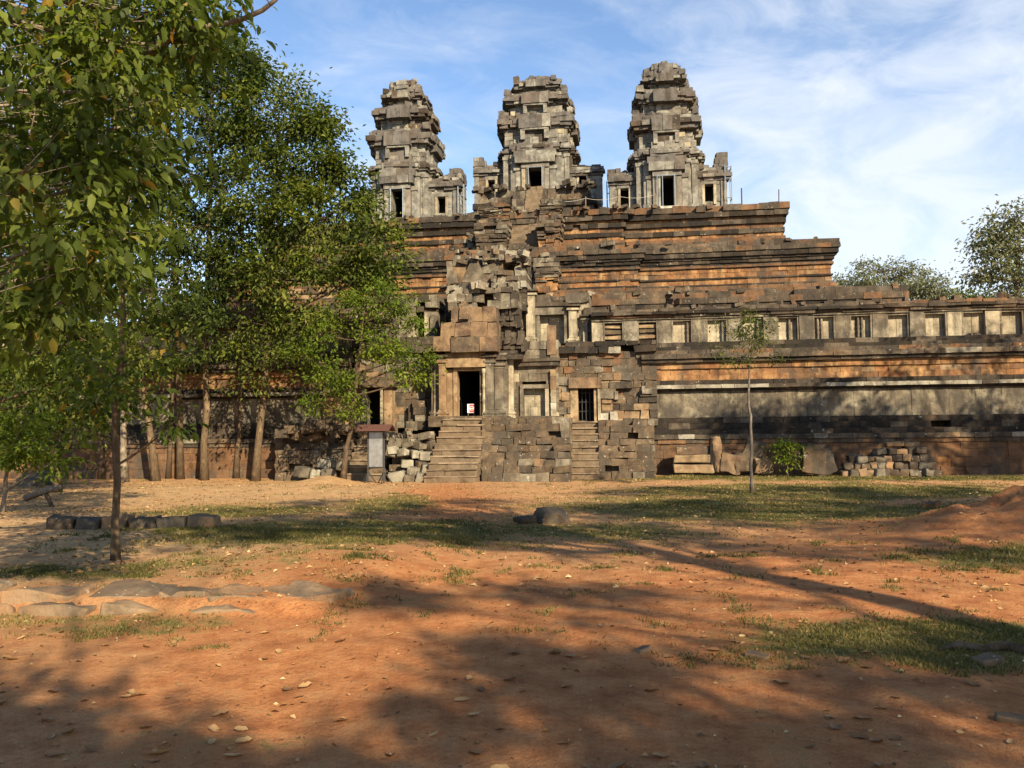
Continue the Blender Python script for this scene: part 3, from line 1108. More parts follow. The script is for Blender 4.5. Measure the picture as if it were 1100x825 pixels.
BASE = [('brown_sandstone', 7), ('grey_sandstone', 2.2), ('dark_sandstone', 1.4), ('lichen_stone', .35), ('red_sandstone', .5)]


def base_block(px0, px1, y0, courses, seed, z_top, name='base_terrace', parent=None, back=37.2, skip=.02, run=.1):
    b = MB(seed)
    z = -.25
    h = (z_top - .06) / courses
    for i in range(courses):
        y = y0 + run * i + (.28 if i > courses * .45 else 0) + (-.07 if i == int(courses * .45) else 0)
        xa, xb = gx(px0, y) , gx(px1, y)
        e = .06 + h * (i + 1)
        b.row(xa, y, xb, y, z, e, .8, .52, BASE, .07, skip if i < courses - 1 else skip * 2.5, .02)
        b.row(xb, y + .5, xb, back, z, e, .6, .6, BASE, .03)
        b.row(xa, back, xa, y + .5, z, e, .6, .6, BASE, .03)
        b.box(xa + .3, xb - .3, y + .45, back, z, e - .03, 'brown_sandstone')
        z = e
    return b


def make_pavilion():
    root = empty('entrance_pavilion', (X0, 36.5, 0), 'ruined sandstone entrance pavilion with dark doorway above central stone stair', 'gate building')
    # stepped base and the three stairs
    base_block(517, 611, 32.5, 9, 600, 2.55, skip=.035, run=.17).build('base_terrace', root)
    base_block(642, 702, 33.9, 9, 601, 2.45, run=.13, skip=.035).build('base_terrace', root)
    b = base_block(418, 466, 33.4, 6, 602, 1.95, skip=.16, run=.2)
    b.rubble(gx(420, 34), gx(466, 34), 33.3, 34.6, .9, 24, .5, [('lichen_stone', 2), ('grey_sandstone', 2), ('brown_sandstone', 2)], .9)
    b.build('base_terrace', root)
    b = base_block(296, 381, 34.1, 7, 603, 2.2, skip=.12, run=.12)
    b.rubble(gx(300, 34), gx(380, 34), 34.0, 35.2, 1.7, 16, .5, BASE, .5)
    b.build('base_terrace', root)
    s = MB(610)
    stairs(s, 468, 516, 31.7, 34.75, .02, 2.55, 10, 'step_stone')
    s.build('stair', root)
    s = MB(611)
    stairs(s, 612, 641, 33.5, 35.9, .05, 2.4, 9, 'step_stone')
    s.build('stair', root)
    s = MB(612)
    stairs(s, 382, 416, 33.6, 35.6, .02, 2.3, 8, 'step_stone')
    s.build('stair', root)

    core = MB(615)
    core.box(gx(376, 41), .8, 41.3, 44, -.3, 5.3, 'dark_sandstone')
    for a, c in ((378, 391), (411, 487), (519, 618), (640, 706)):
        core.box(gx(a, 37.4), gx(c, 37.4), 37.35, 41.2, -.3, 4.6, 'dark_sandstone')
    core.box(gx(389, 37.4), gx(645, 37.4), 37.36, 41.1, -.3, 2.05, 'dark_sandstone')
    core.build('masonry_core', root)
    # ---- central porch
    pz = gz(447, 35, 503)
    p = MB(620)
    p.box(gx(463, 35), gx(547, 35), 34.55, 39, pz - .45, pz - .01, 'brown_sandstone', .01)
    p.pwall(466, 545, 380, 448, 35.2, 1.2, .38, .5, [('ochre_sandstone', 2), ('grey_sandstone', 3), ('brown_sandstone', 1)], .012, 0, (488, 518, 396, 449))
    xl, xr = gx(488, 35.2), gx(518, 35.2)
    for a, c in ((xl - .5, xl + .0), (xr - .0, xr + .5)):
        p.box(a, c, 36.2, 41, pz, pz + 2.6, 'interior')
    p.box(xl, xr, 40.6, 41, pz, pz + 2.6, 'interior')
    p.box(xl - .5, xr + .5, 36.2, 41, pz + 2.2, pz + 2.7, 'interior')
    p.build('porch_wall', root)
    d = MB(621)
    d.pbox(487, 491, 396, 447, 35.02, .5, 'ochre_sandstone', .004)
    d.pbox(515.5, 518.5, 396, 447, 35.02, .5, 'brown_sandstone', .004)
    d.pbox(487, 518.5, 394.5, 398, 34.98, .5, 'ochre_sandstone', .004)
    d.pbox(484, 518, 447, 453, 34.7, .7, 'brown_sandstone', .01)
    d.pbox(478.6, 486.6, 397, 447, 35.1, .3, 'ochre_sandstone', .008)
    d.build('door_frame', root)
    k = MB(622)
    zb_, zt = gz(447, 34.95, 520), gz(396, 34.95, 520)
    xx = gx(520, 34.95)
    zs = [zb_ + (zt - zb_) * t for t in (0, .06, .08, .3, .32, .36, .38, .6, .62, .66, .68, .9, .92, 1)]
    k.tube([(xx, 34.93, q) for q in zs], [.10, .10, .07, .07, .09, .09, .07, .07, .09, .09, .07, .07, .1, .1], 'pale_sandstone', 8)
    k.build('colonnette', root, True)
    for px0, px1, Y, mt, py0 in ((471.5, 479, 34.85, 'ochre_sandstone', 381), (522, 530, 34.85, 'grey_sandstone', 381), (531.5, 541, 35.1, 'grey_sandstone', 384), (463.5, 467, 35.3, 'brown_sandstone', 386), (546.5, 551.5, 35.5, 'pale_sandstone', 372)):
        b = MB(int(px0))
        pilaster(b, px0, px1, py0, 449, Y, mt)
        b.build('pilaster', root)
    b = MB(630)
    b.pbox(478.5, 521.5, 378.5, 394.3, 34.8, .6, 'ochre_sandstone', .012)
    b.build('lintel', root)
    # heavy stones of the pediment, and what is left of the roof
    b = MB(631)
    RED = [('red_sandstone', 4), ('ochre_sandstone', .6), ('brown_sandstone', 1)]
    for xs, y0, y1, Y in (((465.5, 484, 515, 535), 361.5, 378, 34.5), ((473, 489, 505.5, 524, 534.5), 346, 361.2, 34.55), ((485, 503, 519, 533.5), 329, 345.8, 34.62)):
        for a, c in zip(xs, xs[1:]):
            b.pbox(a + .2, c - .2, y0 + b.r.uniform(-.6, .6), y1, Y + b.r.uniform(-.06, .06), 1.3, RED, .035)
    b.pbox(494, 503, 329, 343, 34.52, .3, 'red_sandstone', .03)
    b.pbox(496.5, 501, 323, 330, 34.7, .4, 'red_sandstone', .04)
    b.pwall(481, 556, 309, 332, 35.3, 1.3, .33, .42, [('dark_sandstone', 4), ('grey_sandstone', 2), ('lichen_stone', 1)], .10, .04, None, .2)
    b.pwall(535, 558, 330, 384, 35.6, .9, .4, .5, [('dark_sandstone', 3), ('grey_sandstone', 2)], .08, .02)
    b.rubble(gx(482, 35.4), gx(556, 35.4), 35.2, 36.4, gz(311, 35.4), 20, .42, [('dark_sandstone', 2), ('grey_sandstone', 2), ('lichen_stone', 1)], .12)
    b.build('pediment', root)
    # carved acroteria, right of the pediment: stacked swelling mouldings, broken
    b = MB(632)
    for py, hgt, pa, pb, Y in ((375, 5, 536, 556, 35.3), (369.5, 5, 535, 560, 35.15), (363, 6.5, 536, 562, 35.05), (356.5, 6, 537, 559, 35.2), (351, 5, 538, 556, 35.35), (345.5, 5, 536, 560, 35.15), (339, 6, 538, 558, 35.25), (332, 6.5, 540, 554, 35.4)):
        n = 4
        for q in range(n):
            a, c = pa + (pb - pa) * q / n, pa + (pb - pa) * (q + 1) / n
            b.pbox(a, c, py, py + hgt, Y + .12 * abs(q - 1.4) + b.r.uniform(-.05, .05), .9, [('dark_sandstone', 3), ('grey_sandstone', 1.5)], .05)
    for px, py in ((561, 362), (563, 370), (558, 344)):
        Y = 35.3
        b.pbox(px - 3, px + 3, py - 6, py + 7, Y, .4, 'dark_sandstone', .06)
    b.pbox(535, 561, 381, 386, 35.15, .8, 'dark_sandstone', .01)
    b.pbox(535, 556, 376, 380.5, 35.25, .8, 'dark_sandstone', .02)
    b.build('acroterion', root)

    # ---- right wing with a blind window
    b = MB(640)
    W = [('grey_sandstone', 4), ('pale_sandstone', 1), ('brown_sandstone', 1.2)]
    b.pwall(547, 600, 393, 449, 35.9, .9, .32, .45, W, .02, 0, (561, 587, 417, 448))
    b.pbox(546, 600, 388.5, 393, 35.7, .8, 'dark_sandstone', .012)
    b.pbox(545, 601, 385, 388, 35.6, .8, 'dark_sandstone', .02)
    b.pwall(549, 600, 366, 385, 35.8, 1.4, .36, .5, [('dark_sandstone', 3), ('grey_sandstone', 2), ('lichen_stone', 1)], .05, .02, None, .1)
    b.pwall(547, 602, 447, 456, 35.45, 1.6, .18, .6, 'brown_sandstone', .03)
    for i in range(7):
        b.pbox(591.5, 597, 397 + i * 7.2, 404 + i * 7.2, 35.7, .4, ['ochre_sandstone', 'red_sandstone', 'ochre_sandstone', 'pale_sandstone', 'pale_sandstone', 'repair_block', 'pale_sandstone'][i], .015)
    b.pwall(600, 612, 405, 458, 36.1, .6, .3, .4, [('brown_sandstone', 2), ('ochre_sandstone', 2), ('grey_sandstone', 1)], .05)
    b.build('wing_wall', root)
    b = MB(641)
    b.pwall(561, 587, 417, 447, 36.18, .4, .42, .5, 'pale_sandstone', .012)
    b.pbox(558.5, 562, 415, 448, 35.8, .5, 'grey_sandstone', .006)
    b.pbox(585.5, 589.5, 415, 448, 35.8, .5, 'pale_sandstone', .006)
    b.pbox(558.5, 589.5, 413, 417.2, 35.78, .5, 'grey_sandstone', .008)
    b.pbox(557, 591, 447, 450, 35.75, .5, 'grey_sandstone', .015)
    b.build('blind_window', root)
    b = MB(642)
    b.pbox(588.2, 597.6, 349, 381, 35.75, .35, 'red_sandstone', .02)
    b.pbox(590, 601, 341, 366, 36.15, .4, 'black_crust_stone', .05)
    b.build('standing_slab', root)
    # ---- right side door
    b = MB(650)
    b.pwall(600, 706, 378, 458, 36.55, .6, .33, .5, [('dark_sandstone', 3), ('brown_sandstone', 2.5), ('dim_laterite', 1), ('grey_sandstone', 1), ('ochre_sandstone', .8)], .05, .015, (618, 639, 417, 459))
    b.pwall(598, 706, 366, 379, 36.35, 1.3, .3, .6, [('dark_sandstone', 3), ('black_crust_stone', 2), ('lichen_stone', .6)], .07, .02, None, .15)
    b.box(gx(615, 38), gx(642, 38), 38.2, 38.4, 2.2, 4.4, 'interior')
    b.pwall(646, 706, 410, 457, 36.3, .5, .32, .5, [('brown_sandstone', 3), ('ochre_sandstone', 1), ('dark_sandstone', 1.5), ('lichen_stone', .6)], .06, .05, None, .4)
    for px, py, w, h in ((645, 418, 9, 10), (653, 420, 6, 8), (646, 451, 22, 8), (650, 458, 20, 5), (644, 444, 9, 7), (655, 442, 8, 9), (660, 420, 4, 9), (690, 418, 11, 5)):
        b.pbox(px, px + w, py, py + h, 36.0 if py > 440 else 36.15, .5, 'repair_block' if py > 440 else 'grey_sandstone', .012)
    b.build('side_wall', root)
    b = MB(651)
    b.pbox(612.5, 620.5, 417, 458, 36.1, .6, 'ochre_sandstone', .008)
    b.pbox(638, 641.5, 417, 458, 36.1, .6, 'ochre_sandstone', .006)
    b.pbox(642, 645, 416, 457, 36.0, .5, 'pale_sandstone', .006)
    b.pbox(611, 645.5, 405.5, 416.8, 35.95, .8, 'red_sandstone', .012)
    b.pbox(617, 642, 455.5, 460, 35.8, .8, 'brown_sandstone', .01)
    b.build('side_door_frame', root)
    b = MB(652)
    for x in np.linspace(gx(621, 36.6), gx(637.5, 36.6), 5):
        b.tube([(x, 36.62, gz(457, 36.6, 630)), (x, 36.62, gz(418, 36.6, 630))], [.02, .02], 'dark_steel', 5)
    for py in (422, 432, 442, 452):
        b.tube([(gx(620, 36.6), 36.6, gz(py, 36.6, 630)), (gx(638, 36.6), 36.6, gz(py, 36.6, 630))], [.02, .02], 'dark_steel', 5)
    b.build('door_grille', root)

    # ---- left wing with its own door
    b = MB(660)
    LW = [('brown_sandstone', 3), ('grey_sandstone', 2), ('dark_sandstone', 2), ('red_sandstone', 1)]
    b.pwall(381, 466, 378, 460, 36.7, .6, .34, .5, LW, .03, 0, (392, 410, 418, 461))
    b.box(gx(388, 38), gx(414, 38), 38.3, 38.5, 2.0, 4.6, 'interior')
    b.pwall(378, 466, 362, 379, 36.4, 1.4, .3, .6, [('dark_sandstone', 3), ('black_crust_stone', 1), ('brown_sandstone', 1)], .06, .02, None, .1)
    b.pwall(347, 390, 396, 460, 36.3, .6, .36, .6, [('dim_laterite', 2), ('ochre_sandstone', 1), ('brown_sandstone', 2)], .03)
    b.pwall(436, 465, 430, 462, 35.9, .5, .34, .5, LW, .05, .1, None, .4)
    b.build('wing_wall', root)
    b = MB(661)
    b.pbox(388, 392.5, 416, 460, 36.15, .6, 'grey_sandstone', .006)
    b.pbox(408.5, 411, 416, 460, 36.15, .6, 'pale_sandstone', .006)
    b.pbox(412.5, 421, 416, 460, 36.2, .5, 'ochre_sandstone', .01)
    b.pbox(386, 423, 405, 416, 36.0, .8, 'brown_sandstone', .012)
    b.build('side_door_frame', root)

    # ---- upper pavilion behind, level with the gallery
    b = MB(670)
    PW = [('pale_sandstone', 3), ('grey_sandstone', 2)]
    b.pwall(562, 634, 326, 370, 38.2, 1.4, .4, .7, PW, .02, 0, (579, 608, 338, 370))
    b.pbox(560, 612, 325, 329, 37.95, 1, 'dark_sandstone', .012)
    b.pbox(562, 610, 329.5, 338, 38.02, .6, [('grey_sandstone', 1)], .02)
    b.pwall(565, 634, 316, 325.5, 38.1, 1.6, .3, .6, RUIN, .08, .04, None, .25)
    b.pwall(628, 662, 330, 372, 38.0, 1.2, .36, .4, [('dark_sandstone', 3), ('grey_sandstone', 1)], .06)
    b.build('upper_wall', root)
    b = MB(671)
    b.pwall(579, 608, 338, 370, 38.5, .3, .7, 1.2, 'pale_sandstone', .01)
    b.pbox(577, 580.5, 336, 369, 38.06, .4, 'grey_sandstone', .006)
    b.pbox(607, 611, 336, 369, 38.06, .4, 'grey_sandstone', .006)
    b.build('blind_window', root)
    for px0, px1, py0, py1 in ((566, 575.5, 311, 368), (612, 621, 327, 369), (627, 632, 338, 374)):
        b = MB(int(px0))
        pilaster(b, px0, px1, py0, py1, 37.9, 'pale_sandstone', 8, 6)
        b.build('pilaster', root)
    b = MB(672)
    b.pwall(382, 470, 330, 372, 38.2, 1.4, .4, .7, [('pale_sandstone', 2), ('grey_sandstone', 2), ('dark_sandstone', 2)], .03, 0, (447, 456, 340, 372))
    b.pwall(384, 470, 318, 331, 38.0, 1.6, .3, .6, RUIN, .07, .04, None, .2)
    b.pbox(456, 460, 338, 374, 37.9, .5, 'pale_sandstone', .006)
    b.pbox(462, 470, 338, 376, 37.95, .5, 'grey_sandstone', .008)
    b.box(gx(444, 39), gx(459, 39), 39.4, 39.6, 5.4, 7.4, 'interior')
    b.build('upper_wall', root)
    # ---- broken upper roof and inner pediment between pavilion and pyramid
    b = MB(680)
    M_ = [('grey_sandstone', 3), ('brown_sandstone', 2), ('lichen_stone', 1.4), ('dark_sandstone', 2)]
    b.pwall(482, 566, 303, 334, 37.6, 2.0, .27, .42, M_, .10, .03, (484, 492, 306, 328), .1)
    b.pwall(480, 541, 279, 304, 38.6, 1.6, .42, .6, [('brown_sandstone', 3), ('grey_sandstone', 2), ('red_sandstone', 1)], .04, .0, None, .05)
    b.pwall(528, 566, 290, 334, 37.3, 2.0, .26, .38, M_, .13, .05)
    b.pwall(538, 566, 262, 292, 39.5, 2.0, .26, .38, M_, .13, .05, None, .2)
    b.pbox(528, 541, 295, 301, 38.3, .8, 'dark_sandstone', .02)
    # triangular inner pediment
    Y = 38.35
    A, B_, C_ = at(495, 303, Y), at(524, 303, Y), at(508, 279.5, Y)
    dpt = Vector((0, .4, 0))
    b.hexa([A, B_, B_ + dpt, A + dpt, C_ - Vector((.12, 0, 0)), C_ + Vector((.22, 0, 0)), C_ + Vector((.22, .4, 0)), C_ + Vector((-.12, .4, 0))], 'grey_sandstone', .02)
    b.pbox(493, 526, 303, 306.5, 38.2, .9, 'dark_sandstone', .02)
    b.rubble(gx(484, 38.6), gx(566, 38.6), 38.2, 40.2, gz(281, 38.6), 60, .34, M_, .3)
    b.build('broken_roof', root)
    return root


make_pavilion()

# ------------------------------------------------------------------ loose stones
ROCKS = {}


def rock_mesh(name, sx, sy, sz, mat, seed, rough=.12, bev=.12, sub=3):
    bm = bmesh.new()
    bmesh.ops.create_cube(bm, size=1)
    bmesh.ops.bevel(bm, geom=list(bm.edges), offset=bev, segments=2, profile=.6, affect='EDGES')
    bmesh.ops.triangulate(bm, faces=bm.faces)
    bmesh.ops.subdivide_edges(bm, edges=bm.edges, cuts=sub - 1, use_grid_fill=True)
    for v in bm.verts:
        p = Vector((v.co.x * sx, v.co.y * sy, v.co.z * sz))
        q = p * (3.2 / max(sx, .3)) * .5 + Vector((seed * 3.7, seed, 0))
        k = rough * min(sx, sy, sz)
        p += Vector((mnoise.noise(q), mnoise.noise(q + Vector((9, 0, 0))), mnoise.noise(q + Vector((0, 9, 0))))) * k
        p += Vector((mnoise.noise(q * 3.3), mnoise.noise(q * 3.3 + Vector((5, 0, 0))), mnoise.noise(q * 3.3 + Vector((0, 5, 0))))) * k * .4
        p.z += sz / 2
        v.co = p
    me = bpy.data.meshes.new(name)
    bm.to_mesh(me)
    bm.free()
    me.materials.append(MATS[mat])
    a = me.attributes.new('tint', 'FLOAT', 'FACE')
    a.data.foreach_set('value', [random.Random(seed).random()] * len(me.polygons))
    me.polygons.foreach_set('use_smooth', [True] * len(me.polygons))
    return me


def rock(name, x, y, z, dims, mat, seed, label, cat, group=None, rot=(0, 0, 0), rough=.12, bev=.12, sub=3):
    o = bpy.data.objects.new(name, rock_mesh(name, *dims, mat, seed, rough, bev, sub))
    o.location = (x, y, z)
    o.rotation_euler = rot
    COL.objects.link(o)
    return tag(o, label, cat, group)


rr = random.Random(77)
# paving slabs edging the raised ground, foreground left
spots = [(-8.05, .95, 'slab at the far left end of the foreground stone edging'), (-7.0, .95, 'slab second from left in the foreground stone edging'),
         (-6.05, .85, 'cracked dark slab third from left in the foreground stone edging'), (-5.15, .8, 'slab fourth from left in the foreground stone edging, half sunk in earth'),
         (-4.55, .62, 'small grey slab just left of the longest slabs in the stone edging'), (-3.95, .66, 'second grey slab from the right in the foreground stone edging'),
         (-3.3, .70, 'thick grey end slab at the right end of foreground stone edging')]
for i, (x, w, lab) in enumerate(spots):
    y = 7.92 + .05 * i - .03 * rr.random()
    rock('edging_slab', x, y, height(x, y + .4) - .185 + rr.uniform(-.02, .02), (w * .95, .46 + .16 * rr.random(), .23), 'paving_stone', 10 + i, lab, 'stone slab', 'slabs of the foreground stone edging',
         (rr.uniform(-.03, .03), rr.uniform(-.03, .03), .05 + rr.uniform(-.09, .09)), .34, .08, 5)
for i in range(6):
    x = -8.3 + i * .86
    rock('edging_block', x, 7.58 + .05 * i + rr.uniform(-.05, .05), height(x, 7.3) - .195 + rr.uniform(-.02, .02), (.8, .4, .24), 'paving_stone', 30 + i,
         ('first', 'second', 'third', 'fourth', 'fifth', 'sixth')[i] + ' reddish half buried block from left, below the grey edging slabs', 'stone block', 'buried blocks under the stone edging', (rr.uniform(-.1, .1), rr.uniform(-.06, .06), rr.uniform(-.1, .1)), .4, .12, 5)
# row of blocks beside the young tree
names = ['first', 'second', 'third', 'fourth', 'fifth', 'sixth']
for i in range(6):
    t = i / 5
    x, y = -10.2 + 2.45 * t + rr.uniform(-.03, .03), 13.75 + .42 * t
    w = .44 + .08 * rr.random()
    rock('kerb_block', x, y, height(x, y) - .12, (w, .36, .30 + .04 * rr.random()), ('brown_sandstone', 'grey_sandstone', 'paving_stone')[i % 3], 50 + i,
         names[i] + ' block from left in the low stone row behind the young tree', 'stone block', 'blocks in the low row by the young tree', (rr.uniform(-.1, .1), rr.uniform(-.12, .12), .17 + rr.uniform(-.2, .2)), .16, .1)
# lone boulder on the path
p = (-1.75, 17.0)
rock('boulder', p[0], p[1], height(*p) - .09, (.66, .48, .30), 'brown_sandstone', 70, 'single dark boulder lying in the grass right of the path', 'boulder', None, (.08, .12, .3), .5, .1, 5)
rock('boulder', p[0] - .52, p[1] - .1, height(*p) - .07, (.42, .35, .2), 'brown_sandstone', 71, 'low flat rock touching left side of the dark boulder', 'rock', None, (0, -.1, .8), .25, .2)
# pale blocks in the far left
for i, (px, py, Y, d, lab) in enumerate(((48, 512, 31, (1.3, .8, .5), 'large pale block lying at foot of the left wall'), (57, 506, 31.4, (.75, .6, .75), 'upright pale block on the far left, beside the large one'),
                                         (36, 515, 30, (.9, .6, .35), 'flat pale block at far left edge of the clearing'))):
    x = gx(px, Y)
    rock('fallen_block', x, Y, height(x, Y) - .05, d, 'grey_sandstone', 80 + i, lab, 'stone block', None, (0, .05, rr.uniform(-.3, .3)), .12, .1)
# tumbled blocks either side of the central stair
LS = [(428, 512, 32.9, .55), (437, 497, 33.0, .42), (445, 505, 32.9, .45), (452, 498, 33.0, .38), (459, 503, 32.8, .5), (441, 513, 32.6, .4), (455, 513, 32.6, .55), (448, 486, 33.3, .42),
      (457, 489, 33.3, .46), (434, 485, 33.4, .42), (462, 478, 33.7, .5), (447, 474, 33.7, .42), (326, 507, 33.6, .55), (340, 509, 33.5, .5), (354, 508, 33.5, .52), (366, 500, 33.6, .48), (350, 497, 33.8, .5)]
ordn = ['first', 'second', 'third', 'fourth', 'fifth', 'sixth', 'seventh', 'eighth', 'ninth', 'tenth', 'eleventh', 'twelfth']
for gi, (sel, where) in enumerate(((sorted(LS[:12]), 'tumbled between the side stair and the central stair'), (sorted(LS[12:]), 'tumbled left of the signboard'))):
    for i, (px, py, Y, s_) in enumerate(sel):
        x = gx(px, Y)
        z = gz(py, Y, px) - .22
        rock('tumbled_block', x, Y, max(z, -.05), (s_ * 1.15, s_, s_ * .8), rr.choice(['lichen_stone', 'grey_sandstone', 'brown_sandstone', 'lichen_stone']), 100 + gi * 20 + i,
             ordn[i] + ' lichened block from left, ' + where, 'stone block', 'blocks tumbled beside the stairs', (rr.uniform(-.15, .15), rr.uniform(-.2, .2), rr.uniform(-.6, .6)), .12, .1)
# heap of stacked stones against the right wall
rows = [(12, 899, 1006, 506, .30), (11, 903, 1000, 498, .28), (9, 908, 992, 490.5, .27), (5, 938, 990, 484, .25), (2, 950, 985, 479, .24)]
rn = ['bottom', 'second', 'third', 'fourth', 'topmost']
for k, (n, pa, pb, py, h) in enumerate(rows):
    for i in range(n):
        px = pa + (pb - pa) * (i + .5) / n + rr.uniform(-1.5, 1.5)
        Y = 34.6 + .18 * k + rr.uniform(-.12, .12)
        x = gx(px, Y)
        w = (pb - pa) / n / 900 * 34 * rr.uniform(.85, 1.1)
        rock('stacked_stone', x, Y, .08 + .285 * k + rr.uniform(-.02, .02), (w, rr.uniform(.4, .6), h * rr.uniform(.8, 1.1)), rr.choice(['brown_sandstone', 'dark_sandstone', 'grey_sandstone', 'paving_stone']), 200 + k * 20 + i,
             ordn[i] + ' stone from left in the ' + rn[k] + ' row of the stone heap', 'stone', 'stones heaped against the right terrace wall', (rr.uniform(-.08, .08), rr.uniform(-.12, .12), rr.uniform(-.25, .25)), .16, .14, 2)
# carved slabs and blocks standing at the foot of the right wall
for i, (px, py, Y, d, mat, rot, lab) in enumerate((
        (743, 507, 35.0, (1.55, .6, .36), 'ochre_sandstone', 0, 'lowest long orange block of the stack at terrace wall foot'), (742, 497, 35.05, (1.5, .55, .34), 'ochre_sandstone', 0, 'middle long orange block of the stack at terrace wall foot'),
        (744, 488, 35.1, (1.4, .5, .34), 'red_sandstone', 0, 'upper long reddish block of the stack at terrace wall foot'), (764.5, 507, 34.9, (.26, .4, 1.35), 'black_crust_stone', 0, 'dark upright post stone right of the orange block stack'),
        (771, 507, 34.9, (.36, .4, 1.45), 'red_sandstone', -.10, 'leaning reddish upright stone between dark post and broken carving'), (781, 507, 34.85, (.8, .4, .78), 'red_sandstone', .16, 'broken reddish carved slab left of sapling'),
        (797, 507, 34.9, (.62, .4, .8), 'brown_sandstone', -.12, 'brown carved slab just behind the sapling trunk'), (805, 492, 35.1, (.75, .35, .75), 'brown_sandstone', .35, 'pointed stone resting high behind the sapling trunk'),
        (818, 507, 34.9, (.7, .4, .55), 'ochre_sandstone', 0, 'squat orange block right of the sapling'), (870, 508, 34.5, (.95, .5, 1.1), 'brown_sandstone', .04, 'broad rounded slab standing right of the green bush'),
        (886, 508, 34.5, (.8, .45, 1.0), 'dark_sandstone', -.28, 'tilted dark slab between rounded slab and stone heap'))):
    x = gx(px, Y)
    z = max(.02, gz(py, Y, px) - .02)
    rock('carved_block' if d[2] > .5 else 'long_block', x, Y, z, d, mat, 300 + i, lab, 'stone block', None, (0, rot, rr.uniform(-.06, .06)), .22, .07, 5)


def on_ground(px, py):
    d = CAM_ROT @ Vector(((px - 550) / 900, -(py - 412.5) / 900, -1))
    p_ = EYE + d * (-EYE.z / d.z)
    return p_.x, p_.y


for px, py, d, mat, lab in ((814, 706, (.17, .11, .04), 'paving_stone', 'flat brown stone lying in the shade on the right of the path'), (1062, 712, (.17, .14, .08), 'paving_stone', 'brown lump of rock beside the exposed root at right edge'),
                            (1086, 772, (.17, .10, .05), 'paving_stone', 'weathered brown chunk near the bottom right corner'), (1000, 546, (.35, .3, .2), 'laterite', 'reddish clod at the left foot of the earth mound'),
                            (690, 700, (.12, .09, .04), 'paving_stone', 'small flat stone in the shade at centre of the path')):
    x, y = on_ground(px, py)
    rock('path_stone', x, y, height(x, y) - d[2] * .3, d, mat, 400 + px, lab, 'stone', None, (.1, .1, px * .37), .35, .12, 4)


def root_and_log():
    b = MB(2)
    pp = [on_ground(*q) for q in ((1008, 700), (1030, 697), (1055, 700), (1080, 697), (1110, 703), (1150, 700))]
    b.tube([(x, y, height(x, y) + .012 + .012 * (i % 2)) for i, (x, y) in enumerate(pp)], [.012, .03, .034, .04, .05, .05], 'brown_bark', 7)
    o = centred(b.build('tree_root', None, True), (pp[0][0], pp[0][1], 0))
    tag(o, 'exposed tree root crossing the shaded ground at right edge', 'root')
    b = MB(4)
    pp = [(gx(28, 20.5, 540), 20.5, .22), (gx(48, 20.3, 538), 20.3, .42), (gx(64, 20.2, 532), 20.2, .52)]
    pp = [(x, y, z + height(x, y)) for x, y, z in pp]
    b.tube(pp, [.10, .085, .07], 'pale_bark', 8)
    b.tube([pp[1], (pp[1][0] + .25, pp[1][1], height(pp[1][0], pp[1][1]) - .05)], [.06, .05], 'brown_bark', 6)
    o = centred(b.build('fallen_branch', None, True), pp[0])
    tag(o, 'pale fallen branch propped above the ground at far left', 'branch')


root_and_log()

# ------------------------------------------------------------------ signboard and small sign
def signboard():
    Y = 31.6
    x = gx(404, Y)
    z0 = height(x, Y)
    root = empty('signboard', (x, Y, z0), 'metal information board with rust red roof on tripod feet near left stair', 'signboard')
    for dx in (-.32, .32):
        b = MB(1)
        b.tube([(x + dx, Y, z0), (x + dx, Y, z0 + 2.05)], [.035, .035], 'dark_steel', 8)
        b.build('post', root)
        for ang in (30, 150, 270):
            f = MB(2)
            a = R(ang)
            f.tube([(x + dx, Y, z0 + .45), (x + dx + .34 * math.cos(a), Y + .34 * math.sin(a), z0 - .02)], [.024, .024], 'dark_steel', 6)
            f.build('foot', root)
    b = MB(3)
    b.box(x - .27, x + .27, Y - .03, Y + .03, z0 + .62, z0 + 2.0, 'sign_panel')
    o = b.build('panel', root)
    b = MB(5)
    b.box(x - .29, x + .29, Y - .045, Y + .045, z0 + .60, z0 + .64, 'dark_steel')
    b.box(x - .29, x + .29, Y - .045, Y + .045, z0 + 1.98, z0 + 2.02, 'dark_steel')
    b.build('panel_frame', root)
    b = MB(4)
    for s_ in (-1, 1):
        b.hexa([(x - .66, Y + s_ * .45, z0 + 2.02), (x + .66, Y + s_ * .45, z0 + 2.02), (x + .66, Y + s_ * .02, z0 + 2.24), (x - .66, Y + s_ * .02, z0 + 2.24),
                (x - .66, Y + s_ * .45, z0 + 2.06), (x + .66, Y + s_ * .45, z0 + 2.06), (x + .66, Y + s_ * .02, z0 + 2.28), (x - .66, Y + s_ * .02, z0 + 2.28)][::1], 'rust_roof')
    b.build('roof', root)


signboard()


